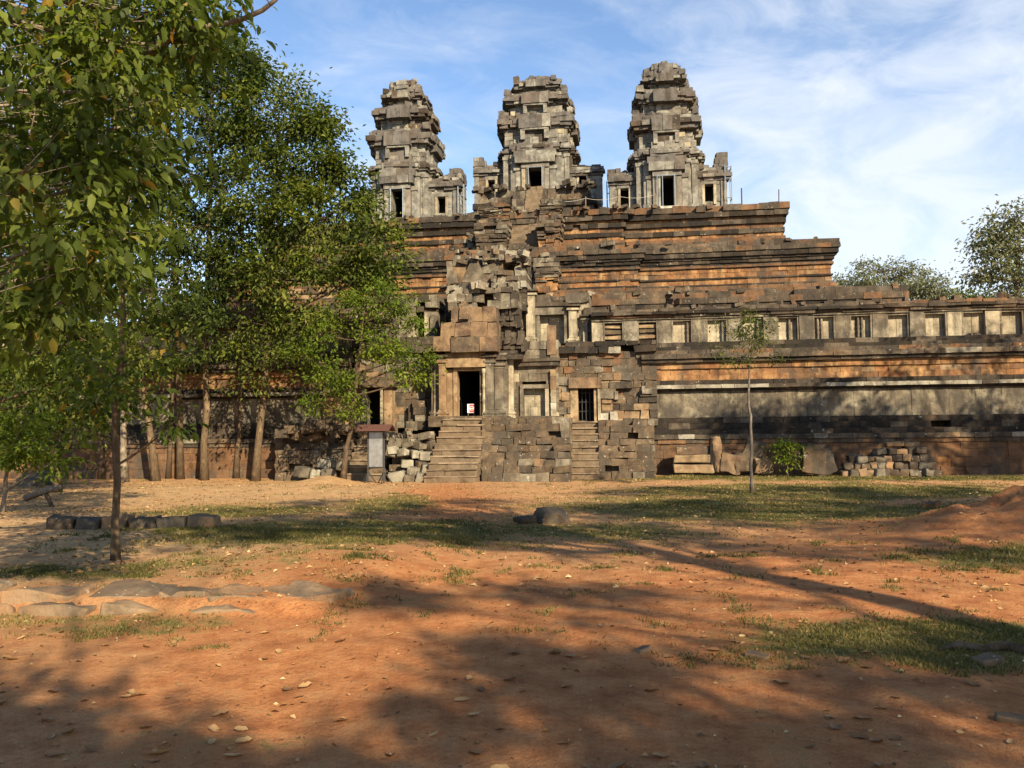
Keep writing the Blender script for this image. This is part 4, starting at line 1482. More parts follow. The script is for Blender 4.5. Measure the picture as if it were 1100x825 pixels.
def door_sign():
    Y = 35.6
    x0, x1 = gx(502, Y), gx(509.5, Y)
    z0, z1 = gz(443.5, Y, 505), gz(434, Y, 505)
    root = empty('notice_sign', ((x0 + x1) / 2, Y, z0 - .1), 'small white notice with red centre standing in main doorway', 'sign')
    b = MB(1)
    b.box(x0, x1, Y, Y + .02, z0, z1, 'white_paint')
    b.build('board', root)
    b = MB(2)
    w, h = x1 - x0, z1 - z0
    b.box(x0 + w * .28, x0 + w * .98, Y - .006, Y - .001, z0 + h * .05, z0 + h * .95, 'red_paint')
    b.build('red_field', root)
    b = MB(3)
    cx, cz, r_ = x0 + w * .63, z0 + h * .5, w * .26
    b.tube([(cx + r_ * math.cos(a), Y - .012, cz + r_ * 1.1 * math.sin(a)) for a in np.linspace(0, 2 * math.pi, 17)], [.014] * 17, 'white_paint', 5)
    b.box(cx - r_ * .6, cx + r_ * .6, Y - .014, Y - .008, cz - .015, cz + .015, 'white_paint')
    b.build('emblem', root)
    b = MB(4)
    for q in (x0 + .03, x1 - .03):
        b.box(q - .012, q + .012, Y + .022, Y + .045, z0 - .12, z1 - .02, 'timber')
    b.build('leg', root)


door_sign()
b = MB(9)
zz = gz(237, 55, 562)
b.box(gx(560.5, 55), gx(564, 55), 55, 55.1, 14.5, zz + .75, 'white_paint')
o = centred(b.build('white_post'), (gx(562, 55), 55, 14.5))
tag(o, 'short white post at foot of the upper stair below middle tower', 'post')


# ------------------------------------------------------------------ vegetation
def np_mesh(name, verts, faces, tint, mat, parent=None, smooth=False):
    """verts (N,3), faces (M,k) with constant k, tint (M,)"""
    me = bpy.data.meshes.new(name)
    M, k = faces.shape
    me.vertices.add(len(verts))
    me.vertices.foreach_set('co', verts.astype(np.float32).ravel())
    me.loops.add(M * k)
    me.loops.foreach_set('vertex_index', faces.astype(np.int32).ravel())
    me.polygons.add(M)
    me.polygons.foreach_set('loop_start', (np.arange(M) * k).astype(np.int32))
    me.polygons.foreach_set('loop_total', np.full(M, k, np.int32))
    if smooth:
        me.polygons.foreach_set('use_smooth', np.ones(M, bool))
    me.update(calc_edges=True)
    a = me.attributes.new('tint', 'FLOAT', 'FACE')
    a.data.foreach_set('value', tint.astype(np.float32))
    me.materials.append(MATS[mat])
    o = bpy.data.objects.new(name, me)
    COL.objects.link(o)
    if parent is not None:
        place(o, parent)
    return o


def unit(v):
    return v / np.maximum(np.linalg.norm(v, axis=1, keepdims=True), 1e-6)


def leaf_mesh(rng, c, axis, size, width=.45, fold=.18, near=False, tint=None):
    """Leaves at c (N,3) pointing along axis (N,3): folded diamonds, or fuller pointed ovals when near."""
    n = len(c)
    axis = unit(axis)
    up = unit(rng.normal(0, .55, (n, 3)) + np.array([0, 0, 1.]))
    side = unit(np.cross(axis, up))
    nrm = np.cross(side, axis)
    L = (size * rng.uniform(.6, 1.25, n))[:, None]
    W = L * width * .5
    if tint is None:
        tint = rng.random(n)
    if not near:
        b = c - axis * L * .5
        t = c + axis * L * .5 - nrm * L * .12
        r = c + side * W + nrm * L * fold * .5
        l = c - side * W + nrm * L * fold * .5
        v = np.stack([b, r, t, l], 1).reshape(-1, 3)
        i = np.arange(n)[:, None] * 4
        f = np.concatenate([i + np.array([[0, 1, 2]]), i + np.array([[0, 2, 3]])], 0)
        return v, f, np.concatenate([tint, tint])
    b = c
    m1 = c + axis * L * .38 - nrm * L * .02
    m2 = c + axis * L * .72 - nrm * L * .08
    t = c + axis * L - nrm * L * .22
    r1, l1 = m1 + side * W + nrm * L * fold * .35 - axis * L * .06, m1 - side * W + nrm * L * fold * .35 - axis * L * .06
    r2, l2 = m2 + side * W * .72 + nrm * L * fold * .25, m2 - side * W * .72 + nrm * L * fold * .25
    v = np.stack([b, m1, m2, t, r1, r2, l1, l2], 1).reshape(-1, 3)
    i = np.arange(n)[:, None] * 8
    fs = [(0, 4, 1), (1, 4, 5), (1, 5, 2), (2, 5, 3), (0, 1, 6), (1, 2, 7), (1, 7, 6), (2, 3, 7)]
    f = np.concatenate([i + np.array([q]) for q in fs], 0)
    return v, f, np.concatenate([tint] * 8)


def bent(a, b, rng, sag=.1, n=4):
    a, b = np.array(a, float), np.array(b, float)
    L = np.linalg.norm(b - a)
    off = rng.normal(0, 1, 3) * L * sag
    return [tuple(a + (b - a) * t + off * 4 * t * (1 - t) * .5) for t in np.linspace(0, 1, n)]


def tree(name, label, cat, base, trunk, lobes, leaf=.2, per=45, spread=.42, mat='forest_leaf', barkmat='brown_bark', seed=0, near=False, group=None,
         width=.45, droop=.35, limb_r=.07, warm=0., twig=.018, lo=.45, limb_from=.55, sides=8):
    """trunk: [(x,y,z,r)...]; lobes: [(x,y,z,rx,ry,rz,clusters)...] in world space."""
    rng = np.random.default_rng(seed)
    root = empty(name, base, label, cat, group)
    w = MB(seed)
    tp = [Vector(q[:3]) for q in trunk]
    # smooth the trunk line
    pts, rad = [], []
    for i in range(len(tp) - 1):
        for t in np.linspace(0, 1, 5)[:-1 if i < len(tp) - 2 else None]:
            p_ = tp[i].lerp(tp[i + 1], t)
            k = .05 * (1 - abs(2 * t - 1))
            pts.append(p_ + Vector((rng.normal(0, k), rng.normal(0, k), 0)) * min(1, trunk[i][3] * 6))
            rad.append((trunk[i][3] * (1 - t) + trunk[i + 1][3] * t) * rng.uniform(.94, 1.06))
    if trunk[0][3] > .03:
        rad[0] *= 1.45
        rad[1] *= 1.08
        pts[0] = pts[0] - Vector((0, 0, .06))
    w.tube(pts, rad, barkmat, sides)
    w.build('trunk', root, True)
    limbs = MB(seed + 1)
    cs, dirs = [], []
    for (x, y, z, rx, ry, rz, n) in lobes:
        c = np.array([x, y, z])
        # attach to the trunk below the lobe
        d = [np.linalg.norm(np.array(q) - c) + .9 * max(0, q[2] - (z - .4 * np.linalg.norm(np.array(q)[:2] - c[:2]))) for q in pts]
        d = [v + (50 if i < len(pts) * limb_from * .6 else 0) for i, v in enumerate(d)]
        a = np.array(pts[int(np.argmin(d))])
        lb = bent(a, c, rng, .10, 6)
        r0 = min(limb_r, rad[int(np.argmin(d))] * .8)
        limbs.tube(lb, [r0 * (1 - .65 * i / 5) for i in range(6)], barkmat, 6, False)
        u = unit(rng.normal(0, 1, (n, 3))) * (rng.uniform(lo ** 3, 1, (n, 1)) ** (1 / 3))
        for q in u:
            p_ = c + q * np.array([rx, ry, rz])
            s_ = np.array(lb[rng.integers(2, 6)])
            limbs.tube(bent(s_, p_, rng, .14, 4), [twig, twig * .8, twig * .6, twig * .35], barkmat, 4, False)
            cs.append(p_)
            dirs.append(q)
    limbs.build('limbs', root, True)
    cs, dirs = np.array(cs), np.array(dirs)
    n = len(cs)
    k = rng.poisson(per, n)
    idx = np.repeat(np.arange(n), k)
    N = len(idx)
    off = rng.normal(0, 1, (N, 3)) * spread * np.array([1, 1, .62]) * rng.uniform(.6, 1.25, n)[idx][:, None]
    c = cs[idx] + off
    ax = unit(off) * .8 + dirs[idx] * .5 + rng.normal(0, .5, (N, 3)) - np.array([0, 0, droop])
    ctone = rng.normal(0, .24, n)[idx]
    tint = np.clip(.42 + ctone + rng.normal(0, .17, N), 0, .9)
    if warm:
        hot = rng.random(N) < warm * np.clip(1 + 3 * ctone / .24, 0, 4)
        tint = np.where(hot, rng.uniform(.93, 1, N), tint)
    v, f, tt = leaf_mesh(rng, c, ax, leaf, width, .2, near, tint)
    np_mesh('crown', v, f, tt, mat, root)
    return root


def L(px, py, Y, r, n, ry=None, rz=None):
    p_ = at(px, py, Y)
    return (p_.x, p_.y, p_.z, r, ry or r, rz or r * .8, n)


def foot(px, Y):
    x = gx(px, Y, 500)
    return (x, Y, height(x, Y))


def straight(px, Y, top_px, top_py, r, lean=0., Yt=None):
    b = foot(px, Y)
    t = at(top_px, top_py, Yt or Y)
    return b, [(b[0], b[1], b[2], r), (b[0] + (t.x - b[0]) * .35 + lean, b[1], b[2] + (t.z - b[2]) * .33, r * .82),
               (b[0] + (t.x - b[0]) * .7 - lean * .5, (Y + t.y) / 2, b[2] + (t.z - b[2]) * .68, r * .6), (t.x, t.y, t.z, r * .2)]


# tall trees before the left part of the temple
G1 = 'tall trees before the left terrace wall'
b, tr = straight(275, 34.0, 300, 120, .155, .1)
tree('tall_tree', 'tall full tree nearest the entrance, crown overlapping the left tower foot', 'tree', b, tr,
     [L(292, 118, 34, 1.9, 20), L(325, 150, 34, 1.8, 22), L(345, 190, 34, 1.7, 20), L(300, 185, 33.4, 2.1, 24), L(350, 235, 33.5, 1.8, 22), L(398, 262, 33, 1.35, 15), L(385, 300, 33, 1.3, 14),
      L(310, 245, 33, 1.9, 20), L(265, 160, 34.5, 1.8, 18), L(378, 222, 34, 1.0, 9), L(345, 285, 33.2, 1.4, 12), L(250, 290, 33, 1.5, 12), L(300, 300, 32.5, 1.5, 12), L(330, 345, 32.5, 1.2, 9), L(275, 210, 33, 1.8, 16), L(345, 140, 34.2, .9, 9), L(372, 190, 34.2, .8, 8), L(404, 296, 33, .8, 7)], .25, 82, 0.46, 'forest_leaf', 'ochre_bark', 701, False, G1)
b, tr = straight(220, 34.2, 228, 60, .15, -.1)
tree('tall_tree', 'tallest dark tree behind the near leaves, top just under the bare branch', 'tree', b, tr,
     [L(225, 75, 34.4, 1.7, 19), L(250, 62, 34.6, 1.3, 15), L(262, 95, 34.4, 1.4, 15), L(215, 125, 34.2, 1.9, 22), L(250, 140, 34, 1.6, 16), L(195, 180, 34, 1.9, 20), L(245, 205, 33.6, 1.7, 16), L(208, 245, 33.5, 1.5, 12),
      L(190, 90, 34.5, 1.6, 16), L(238, 45, 34.6, .9, 9), L(274, 78, 34.6, .7, 7), L(270, 250, 33.4, 1.4, 12), L(230, 300, 33, 1.5, 12), L(180, 290, 33, 1.5, 11), L(225, 345, 32.8, 1.1, 7), L(160, 150, 34, 1.6, 14)], .25, 82, 0.46, 'deep_leaf', 'ochre_bark', 702, False, G1)
b, tr = straight(194, 35.2, 180, 70, .14, .12)
tree('tall_tree', 'leaning tall tree with wide root foot, third trunk left of the signboard group', 'tree', b, tr,
     [L(170, 75, 35, 1.9, 18), L(150, 125, 35, 1.8, 16), L(180, 170, 35, 1.7, 15), L(150, 215, 34.6, 1.5, 12), L(205, 225, 34.6, 1.2, 10), L(140, 60, 35, 1.6, 14)], .25, 82, 0.46, 'deep_leaf', 'brown_bark', 703, False, G1)
b, tr = straight(168, 33.4, 118, 90, .145, -.1)
tree('tall_tree', 'straight pale trunked tall tree right of the slim white stem', 'tree', b, tr,
     [L(115, 95, 33.4, 1.9, 18), L(90, 150, 33.2, 1.9, 18), L(130, 190, 33.2, 1.6, 13), L(70, 90, 33.4, 1.8, 15), L(165, 245, 33, 1.3, 10), L(100, 235, 33, 1.6, 13), L(60, 170, 33, 1.9, 15), L(150, 330, 33, 1.4, 9), L(20, 120, 33, 2, 15), L(20, 220, 33, 2, 15), L(60, 30, 33.4, 2, 14), L(130, 30, 33.4, 1.8, 13)], .25, 82, 0.46, 'forest_leaf', 'ochre_bark', 704, False, G1, warm=.03)
b, tr = straight(181, 35.8, 196, 200, .10, .05)
tree('thin_tree', 'thin bare trunk standing between the two thickest left trunks', 'tree', b, tr, [L(196, 215, 35.6, 1.3, 9), L(180, 255, 35.4, 1.1, 7), L(214, 268, 35.4, 1.1, 7), L(190, 350, 33, 1.3, 9, rz=.5), L(215, 385, 32.8, 1.1, 7, rz=.35), L(170, 395, 32.6, 1.0, 6, rz=.3)], .22, 60, 0.42, 'forest_leaf', 'brown_bark', 705, False, G1)
b, tr = straight(254, 35.9, 262, 230, .12, .05)
tree('thin_tree', 'slender trunk just left of the tree nearest the entrance', 'tree', b, tr,
     [L(270, 268, 35.2, 1.4, 11), L(300, 320, 34.5, 1.3, 11), L(245, 310, 35, 1.1, 7), L(325, 338, 34, 1.1, 9), L(285, 350, 33, 1.2, 9, rz=.5), L(250, 375, 33, 1.1, 8, rz=.4), L(300, 385, 32.6, 1.2, 8, rz=.4), L(330, 405, 32.6, .9, 6, rz=.4), L(268, 412, 32.8, .8, 4, rz=.25)], .22, 60, 0.42, 'forest_leaf', 'brown_bark', 706, False, G1)
b = foot(134, 33.0)
t1, t2 = at(128, 360, 33), at(136, 180, 33)
tree('thin_tree', 'slim white stemmed tree behind the young foreground tree', 'tree', b, [(b[0], b[1], b[2], .15), (t1.x + .2, 33, t1.z - 2.2, .12), (t1.x, 33, t1.z, .10), (t2.x, 33, t2.z, .04)],
     [L(135, 200, 33, 1.4, 11), L(112, 270, 32.8, 1.4, 11), L(158, 290, 32.8, 1.3, 10), L(140, 330, 32.6, 1.1, 8), L(175, 330, 32.6, 1.2, 8), L(150, 380, 32.4, 1.1, 7, rz=.4), L(120, 410, 32.4, 1.0, 6, rz=.4)], .22, 60, 0.42, 'forest_leaf', 'pale_bark', 707, False, G1, warm=.03)
# undergrowth and darker trees at the left edge
b, tr = straight(62, 26, 60, 230, .12, .1)
tree('leafy_tree', 'dense dark low tree filling the left edge below the big leaves', 'tree', b, tr,
     [L(60, 255, 26, 1.6, 18), L(95, 300, 26, 1.4, 15), L(30, 310, 26, 1.6, 18), L(70, 360, 25.6, 1.6, 18), L(100, 385, 25.4, 1.1, 11), L(25, 380, 25.6, 1.5, 16), L(60, 425, 25.2, 1.5, 15), L(15, 440, 25.2, 1.2, 11), L(98, 440, 25.4, .9, 7)], .2, 85, 0.45, 'forest_leaf', 'brown_bark', 711, False, 'dense small trees at the left edge', limb_from=.1)
b, tr = straight(-20, 22, -10, 240, .16, .1)
tree('leafy_tree', 'dense small tree cut off by the left picture edge', 'tree', b, tr,
     [L(5, 300, 22, 1.5, 16), L(-25, 380, 22, 1.5, 14), L(15, 400, 21.8, 1.2, 12), L(40, 345, 22, 1.1, 10), L(25, 470, 21.6, .9, 8), L(0, 230, 22, 1.4, 12)], .2, 85, 0.45, 'deep_leaf', 'brown_bark', 712, False, 'dense small trees at the left edge', limb_from=.1)
b, tr = straight(110, 36, 110, 250, .14, 0)
tree('leafy_tree', 'shadowy tree close to left wall behind the young foreground tree', 'tree', b, tr,
     [L(100, 330, 36, 1.6, 13), L(60, 380, 36, 1.8, 15), L(125, 400, 36, 1.2, 9), L(30, 300, 36, 1.8, 14), L(30, 440, 35.6, 1.5, 12), L(80, 440, 35.8, 1.3, 10)], .2, 85, 0.45, 'deep_leaf', 'brown_bark', 713, False, 'dense small trees at the left edge', limb_from=.1)
b = foot(4, 17.6)
q = at(30, 430, 17.6)
tree('shrub', 'young bush with pale thin stem at far left of the clearing', 'shrub', b, [(b[0], b[1], b[2], .05), (b[0] + .1, b[1], b[2] + 1, .04), (q.x, q.y, q.z, .02)],
     [L(22, 440, 17.6, .7, 15), L(38, 480, 17.4, .55, 12), L(5, 480, 17.5, .6, 12), L(52, 500, 17.3, .35, 5), L(15, 410, 17.6, .6, 10)], .16, 48, .24, 'bright_leaf', 'pale_bark', 714, False, None, limb_r=.025, twig=.009, limb_from=0)
b = (-12.4, 12.6, height(-12.4, 12.6))
tree('leafy_tree', 'dense shadowed tree between the big leaves and the left wall, trunk outside left edge', 'tree', b, [(b[0], b[1], b[2], .14), (-12.0, 12.8, 2.2, .11), (-11.2, 13, 4.2, .08), (-10.6, 13.0, 6.6, .03)],
     [L(20, 60, 13, .9, 12), L(70, 90, 13, .8, 11), L(30, 150, 13, .9, 12), L(95, 160, 13, .75, 10), L(60, 220, 13, .9, 12), L(115, 235, 13.2, .6, 8), L(20, 280, 12.8, .9, 12), L(75, 300, 12.8, .7, 9), L(30, 350, 12.6, .7, 9),
      L(90, 365, 12.8, .5, 6), L(20, 415, 12.6, .6, 8), L(150, 100, 13.2, .7, 8), L(-20, 220, 12.6, .9, 8), L(120, 30, 13.2, .8, 9), L(65, 410, 12.8, .4, 5)],
     .13, 80, .27, 'forest_leaf', 'brown_bark', 708, False, 'dense small trees at the left edge', limb_r=.04, twig=.01, limb_from=.2, warm=.03)
# small bright tree by the stairs
b = (gx(369, 31.2), 31.2, height(gx(369, 31.2), 31.2))
q1, q2, q3 = at(378, 450, 31.2), at(384, 400, 31.2), at(392, 330, 31.2)
tree('small_tree', 'small bright leaved tree with thin crooked trunk beside the signboard', 'tree', b, [(b[0], b[1], b[2], .10), (q1.x, q1.y, q1.z, .075), (q2.x, q2.y, q2.z, .06), (q3.x, q3.y, q3.z, .02)],
     [L(428, 385, 31, .85, 17), L(442, 402, 30.8, .6, 13), L(400, 372, 31, .8, 14), L(372, 415, 31, .75, 16), L(378, 440, 30.8, .5, 9), L(352, 400, 31.2, .8, 14), L(340, 432, 31.2, .55, 9), L(432, 328, 31.2, .6, 14), L(446, 348, 31, .38, 7),
      L(415, 312, 31.4, .7, 12), L(385, 330, 31.4, .8, 13), L(350, 355, 31.4, .9, 13), L(405, 345, 31.2, .7, 8), L(325, 382, 31.4, .7, 9), L(455, 385, 30.8, .4, 6)], .18, 34, 0.26, 'bright_leaf', 'brown_bark', 715, False, None, limb_r=.04, twig=.012, limb_from=.3)
# young foreground tree
b = (-6.72, 10.2, height(-6.72, 10.2))
P = [at(124, 612, 10.2), at(126, 520, 10.2), at(124, 440, 10.2), at(131, 380, 10.2), at(132, 300, 10.2), at(140, 180, 10.2)]
tree('young_tree', 'slim young tree rising from bare earth in the left foreground', 'tree', b, [(p.x, p.y, p.z if i else b[2], (.05, .048, .043, .037, .028, .012)[i]) for i, p in enumerate(P)],
     [L(105, 432, 10.2, .35, 6, rz=.12), L(150, 420, 10.0, .42, 7, rz=.15), L(185, 455, 9.8, .28, 3, rz=.08), L(100, 390, 10.2, .45, 8), L(165, 380, 10.2, .5, 7), L(95, 330, 10.2, .55, 8), L(165, 310, 10.4, .55, 7), L(120, 270, 10.4, .6, 8),
      L(180, 240, 10.4, .55, 6), L(90, 460, 10, .3, 4, rz=.1)], .125, 22, .17, 'broad_leaf', 'ochre_bark', 716, True, None, width=.5, limb_r=.018, twig=.007, limb_from=.35, warm=.04)
# big leaved tree: trunk outside the frame on the left, branches hanging into the view
tree('big_leaf_tree', 'big leaved tree reaching in from the top left corner with one bare branch', 'tree', (-7.6, 4.4, 0), [(-7.6, 4.4, 0, .22), (-7.4, 4.6, 2.2, .18), (-7.0, 5.0, 4.2, .14), (-6.2, 5.6, 5.6, .06)],
     [L(30, 30, 6.6, .75, 15), L(85, 20, 6.8, .7, 14), L(150, 22, 7.0, .7, 14), L(205, 42, 7.2, .42, 11), L(225, 25, 7.2, .3, 6), L(40, 110, 6.4, .7, 13), L(100, 100, 6.6, .65, 10), L(20, 190, 6.2, .7, 13), L(80, 200, 6.3, .6, 11),
      L(135, 190, 6.6, .4, 6), L(30, 270, 6.0, .6, 11), L(90, 275, 6.2, .45, 7), L(145, 135, 6.8, .5, 8), L(10, 340, 6.0, .5, 7), L(-30, 100, 6.2, .8, 8), L(75, 320, 6.1, .35, 5), L(130, 250, 6.5, .25, 3)], .135, 34, 0.2, 'broad_leaf', 'pale_bark', 717, True, None, width=.46, droop=.85, limb_r=.035, twig=.008, limb_from=.3, warm=.02)
bb = MB(44)
pts = [at(150, 60, 7.0), at(205, 30, 7.1), at(240, 26, 7.15), at(262, 20, 7.2), at(282, 11, 7.2), at(296, 0, 7.2), at(306, -14, 7.25)]
bb.tube([tuple(p) for p in pts], [.03, .026, .024, .024, .022, .020, .018], 'pale_bark', 8)
for a, c in (((259, 21), (260, -2)), ((270, 16), (271, 5)), ((291, 5), (280, -8)), ((235, 27), (230, 36))):
    bb.tube([tuple(at(*a, 7.18)), tuple(at(*c, 7.2))], [.007, .003], 'pale_bark', 5)
BRANCH_ROOT = [o for o in COL.objects if o.name == 'big_leaf_tree'][0]
bb.build('bare_branch', BRANCH_ROOT, True)
# sapling before the right wall and small shrubs
b = foot(807, 26.2)
P = [at(807, 470, 26.2), at(804, 425, 26.2), at(806, 345, 26.2)]
tree('sapling', 'thin sapling with sparse leaves standing before the right terrace wall', 'tree', b, [(b[0], b[1], b[2], .055)] + [(p.x, p.y, p.z, r_) for p, r_ in zip(P, (.045, .035, .01))],
     [L(800, 352, 26.2, .4, 9), L(806, 340, 26.2, .3, 6), L(815, 358, 26.2, .4, 8), L(795, 368, 26.2, .45, 8), L(790, 385, 26.2, .5, 8, rz=.25), L(770, 375, 26.1, .4, 4, rz=.2), L(815, 372, 26.3, .5, 5, rz=.25), L(778, 345, 26.1, .3, 2), L(825, 352, 26.3, .3, 2), L(835, 380, 26.4, .35, 3)],
     .11, 19, .2, 'forest_leaf', 'grey_bark', 718, False, None, limb_r=.022, twig=.008, limb_from=.6)
b = foot(846, 34.2)
tree('shrub', 'small green bush growing among slabs at terrace wall foot', 'shrub', b, [(b[0], b[1], b[2], .03), (b[0], b[1], b[2] + .5, .02), (b[0] + .1, b[1], b[2] + 1.0, .01)],
     [L(840, 478, 34.2, .4, 8), L(852, 483, 34.1, .35, 7), L(846, 492, 34.1, .4, 6)], .15, 30, .18, 'bright_leaf', 'brown_bark', 719, False, None, limb_r=.015, twig=.006, limb_from=0)
b = at(418, 300, 41)

# trees beyond the temple on the right
G2 = 'far trees beyond the right terrace'
def far_tree(px, Y, top_py, lobes, label, seed, mat='hazed_olive_leaf', n='far_tree', leaf=.42, per=38, spr=.72):
    x = gx(px, Y)
    t = at(px, top_py, Y)
    tree(n, label, 'tree', (x, Y, 0), [(x, Y, 0, .5), (x, Y, t.z * .5, .4), (t.x, Y, t.z, .12)], [L(a, c + 3, Y + d_, r_ * .9, int(k * 1.2), rz=r_ * .4) for a, c, d_, r_, k in lobes], leaf, per, spr, mat, 'grey_bark', seed, False, G2,
         limb_r=.24, twig=.05, lo=.5, limb_from=.5)


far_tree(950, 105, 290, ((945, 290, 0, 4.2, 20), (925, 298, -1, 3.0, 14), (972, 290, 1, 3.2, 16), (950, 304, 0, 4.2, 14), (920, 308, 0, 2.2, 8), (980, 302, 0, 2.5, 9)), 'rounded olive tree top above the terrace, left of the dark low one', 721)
far_tree(1000, 95, 305, ((1000, 305, 0, 2.2, 12), (985, 312, 0, 2.4, 12), (1015, 314, 0, 2.2, 11), (998, 320, 0, 3, 10)), 'lower green crown between the rounded olive tree and dark shrub tops', 722, 'hazed_olive_leaf')
far_tree(1035, 100, 315, ((1030, 317, 0, 2.0, 10), (1048, 318, 0, 1.8, 9), (1018, 322, 0, 2.0, 9), (1058, 324, 0, 1.5, 7)), 'low dark tree top left of the spreading right edge tree', 723, 'forest_leaf')
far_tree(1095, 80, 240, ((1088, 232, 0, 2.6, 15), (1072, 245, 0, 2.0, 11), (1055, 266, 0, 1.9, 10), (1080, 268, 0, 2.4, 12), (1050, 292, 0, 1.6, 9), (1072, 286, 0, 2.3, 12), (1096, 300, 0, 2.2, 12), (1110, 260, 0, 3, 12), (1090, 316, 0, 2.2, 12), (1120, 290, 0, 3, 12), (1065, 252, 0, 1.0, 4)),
         'tall spreading tree with open branches at the right edge', 724, 'hazed_olive_leaf', 'far_tree', .45, 36, .75)
far_tree(905, 110, 302, ((902, 302, 0, 2.0, 8), (893, 306, 0, 1.6, 5)), 'thin pale tree top against the end of the second terrace', 725, 'hazed_olive_leaf')
# trees beyond the temple on the left, seen through gaps
for i, (px, Y, lobes) in enumerate(((60, 75, ((60, 260, 0, 4, 12), (20, 300, 0, 4, 12), (90, 320, 0, 4, 12), (40, 200, 0, 4, 10))), (160, 80, ((150, 300, 0, 4, 12), (190, 330, 0, 4, 12), (120, 260, 0, 3, 8))), (240, 85, ((240, 330, 0, 4, 12), (280, 340, 0, 4, 10))))):
    far_tree(px, Y, 260, lobes, ('farthest left tree mass seen through the left leaves', 'tree top glimpsed behind the left gallery, middle of the gaps', 'low tree top glimpsed behind gallery right of the tall trunks')[i], 731 + i, 'forest_leaf', 'far_tree', .6, 30, 1.1)

# trees standing behind and to the right of the viewer: their shade falls across the path and the wall
rs = random.Random(5)
DIRH = Vector((SUN_DIR.x, SUN_DIR.y)).normalized()


def cast(x, y, h, sz=0.):
    """The point at height h whose shadow falls on (x, y) at height sz."""
    d = (h - sz) / math.tan(SUN_EL)
    return (x + DIRH.x * d, y + DIRH.y * d, h)


def shade_tree(label, spots, h, seed, per=115, spread=.33, leaf=.26, trunk_r=.12, jit=1.4, base=None, lobe_r=.22, n=1, top=None, taper=.45):
    """A tree up-sun of the clearing: each bough carries foliage over one shaded spot (x, y, height of the spot)."""
    lobes = []
    for x, y, z in spots:
        q_ = cast(x, y, h + rs.uniform(-jit, jit), z)
        lobes.append((*q_, lobe_r, lobe_r, lobe_r * .7, n))
    cx, cy = np.mean([l[0] for l in lobes]), np.mean([l[1] for l in lobes])
    bx, by = base or (cx, cy)
    tx, ty = top or (cx, cy)
    tree('shade_tree', label, 'tree', (bx, by, 0), [(bx, by, 0, trunk_r), (bx * .65 + tx * .35 + .15, by * .65 + ty * .35, h * .33, trunk_r * .9), (bx * .3 + tx * .7 - .1, by * .3 + ty * .7, h * .66, trunk_r * .8), (tx, ty, h * .98, trunk_r * taper)],
         lobes, leaf, per, spread, 'forest_leaf', 'brown_bark', seed, False, 'trees behind the viewer that shade the path', lo=.2, limb_r=.06, twig=.012)


# near shade, with sun patches left open
EDGE = ((-6, 5.5), (-4.6, 5.7), (-3.6, 6.0), (-2.9, 6.5), (-2.2, 7.35), (-1.3, 7.1), (.1, 6.9), (1.1, 6.6), (2.0, 6.6), (2.4, 7.3), (3.3, 7.3), (5, 7.2))
SUNNY = ((-2.95, 5.75, .75, .42), (-2.05, 4.75, .35, .5), (-1.35, 5.75, .35, .22), (-.05, 5.2, .28, .3), (-.8, 4.5, .3, .25), (2.2, 5.35, .7, .22), (1.7, 4.6, .5, .2), (-3.6, 5.0, .35, .18), (-1.9, 6.35, .22, .3), (.8, 5.9, .3, .14), (3.2, 5.9, .5, .2))
near = []
gy = 3.2
while gy < 7.4:
    gx_ = -.95 * gy - .6
    while gx_ < .6 * gy + .8:
        x, y = gx_ + rs.uniform(-.14, .14), gy + rs.uniform(-.14, .14)
        lim = np.interp(x, [e[0] for e in EDGE], [e[1] for e in EDGE])
        if y < lim - .50 and all(((x - a) / (c + .26)) ** 2 + ((y - b_) / (d + .24)) ** 2 > 1 for a, b_, c, d in SUNNY) and rs.random() < .93:
            near.append((x, y, 0))
        gx_ += .46
    gy += .42
near += [(3.1 + rs.uniform(-.7, .7), 6.9 + rs.uniform(-.25, .25), 0) for _ in range(4)]
shade_tree('tree behind left shoulder of viewer darkening the bottom left', [p for p in near if p[0] < -1.6], 9.2, 741, base=(3.2, -9.5))
shade_tree('wide tree behind the viewer shading the near path', [p for p in near if -1.6 <= p[0] < 1.0], 10.2, 742, base=(9.0, -9.5))
shade_tree('tree behind the viewer whose shade reaches the right foreground', [p for p in near if p[0] >= 1.0], 11.2, 743, base=(13.6, -9.0))


def dapple(n, x0, x1, y0, y1, thr, sc, seed, z=0.):
    out, k = [], 0
    while len(out) < n and k < 9000:
        k += 1
        x, y = rs.uniform(x0, x1), rs.uniform(y0, y1)
        if mnoise.noise(Vector((x * sc, y * sc * .7, seed))) > thr:
            out.append((x, y, z if not callable(z) else z()))
    return out


shade_tree('tree far behind the viewer dappling the middle of the path', dapple(14, -2.8, .4, 8.0, 11.2, .12, .75, 2.) + dapple(52, -2.6, 5.0, 12.2, 16.5, .0, .6, 2.), 13.0, 744, per=46, base=(6, -14), trunk_r=.07)
shade_tree('tree right of the viewer dappling the right grass', dapple(120, -1.5, 10.5, 16.5, 29, .0, .4, 5.) + dapple(24, 5.2, 9.8, 13.8, 17, -.3, .6, 1.), 14.0, 745, per=60, spread=.42, leaf=.3, base=(23, 2))
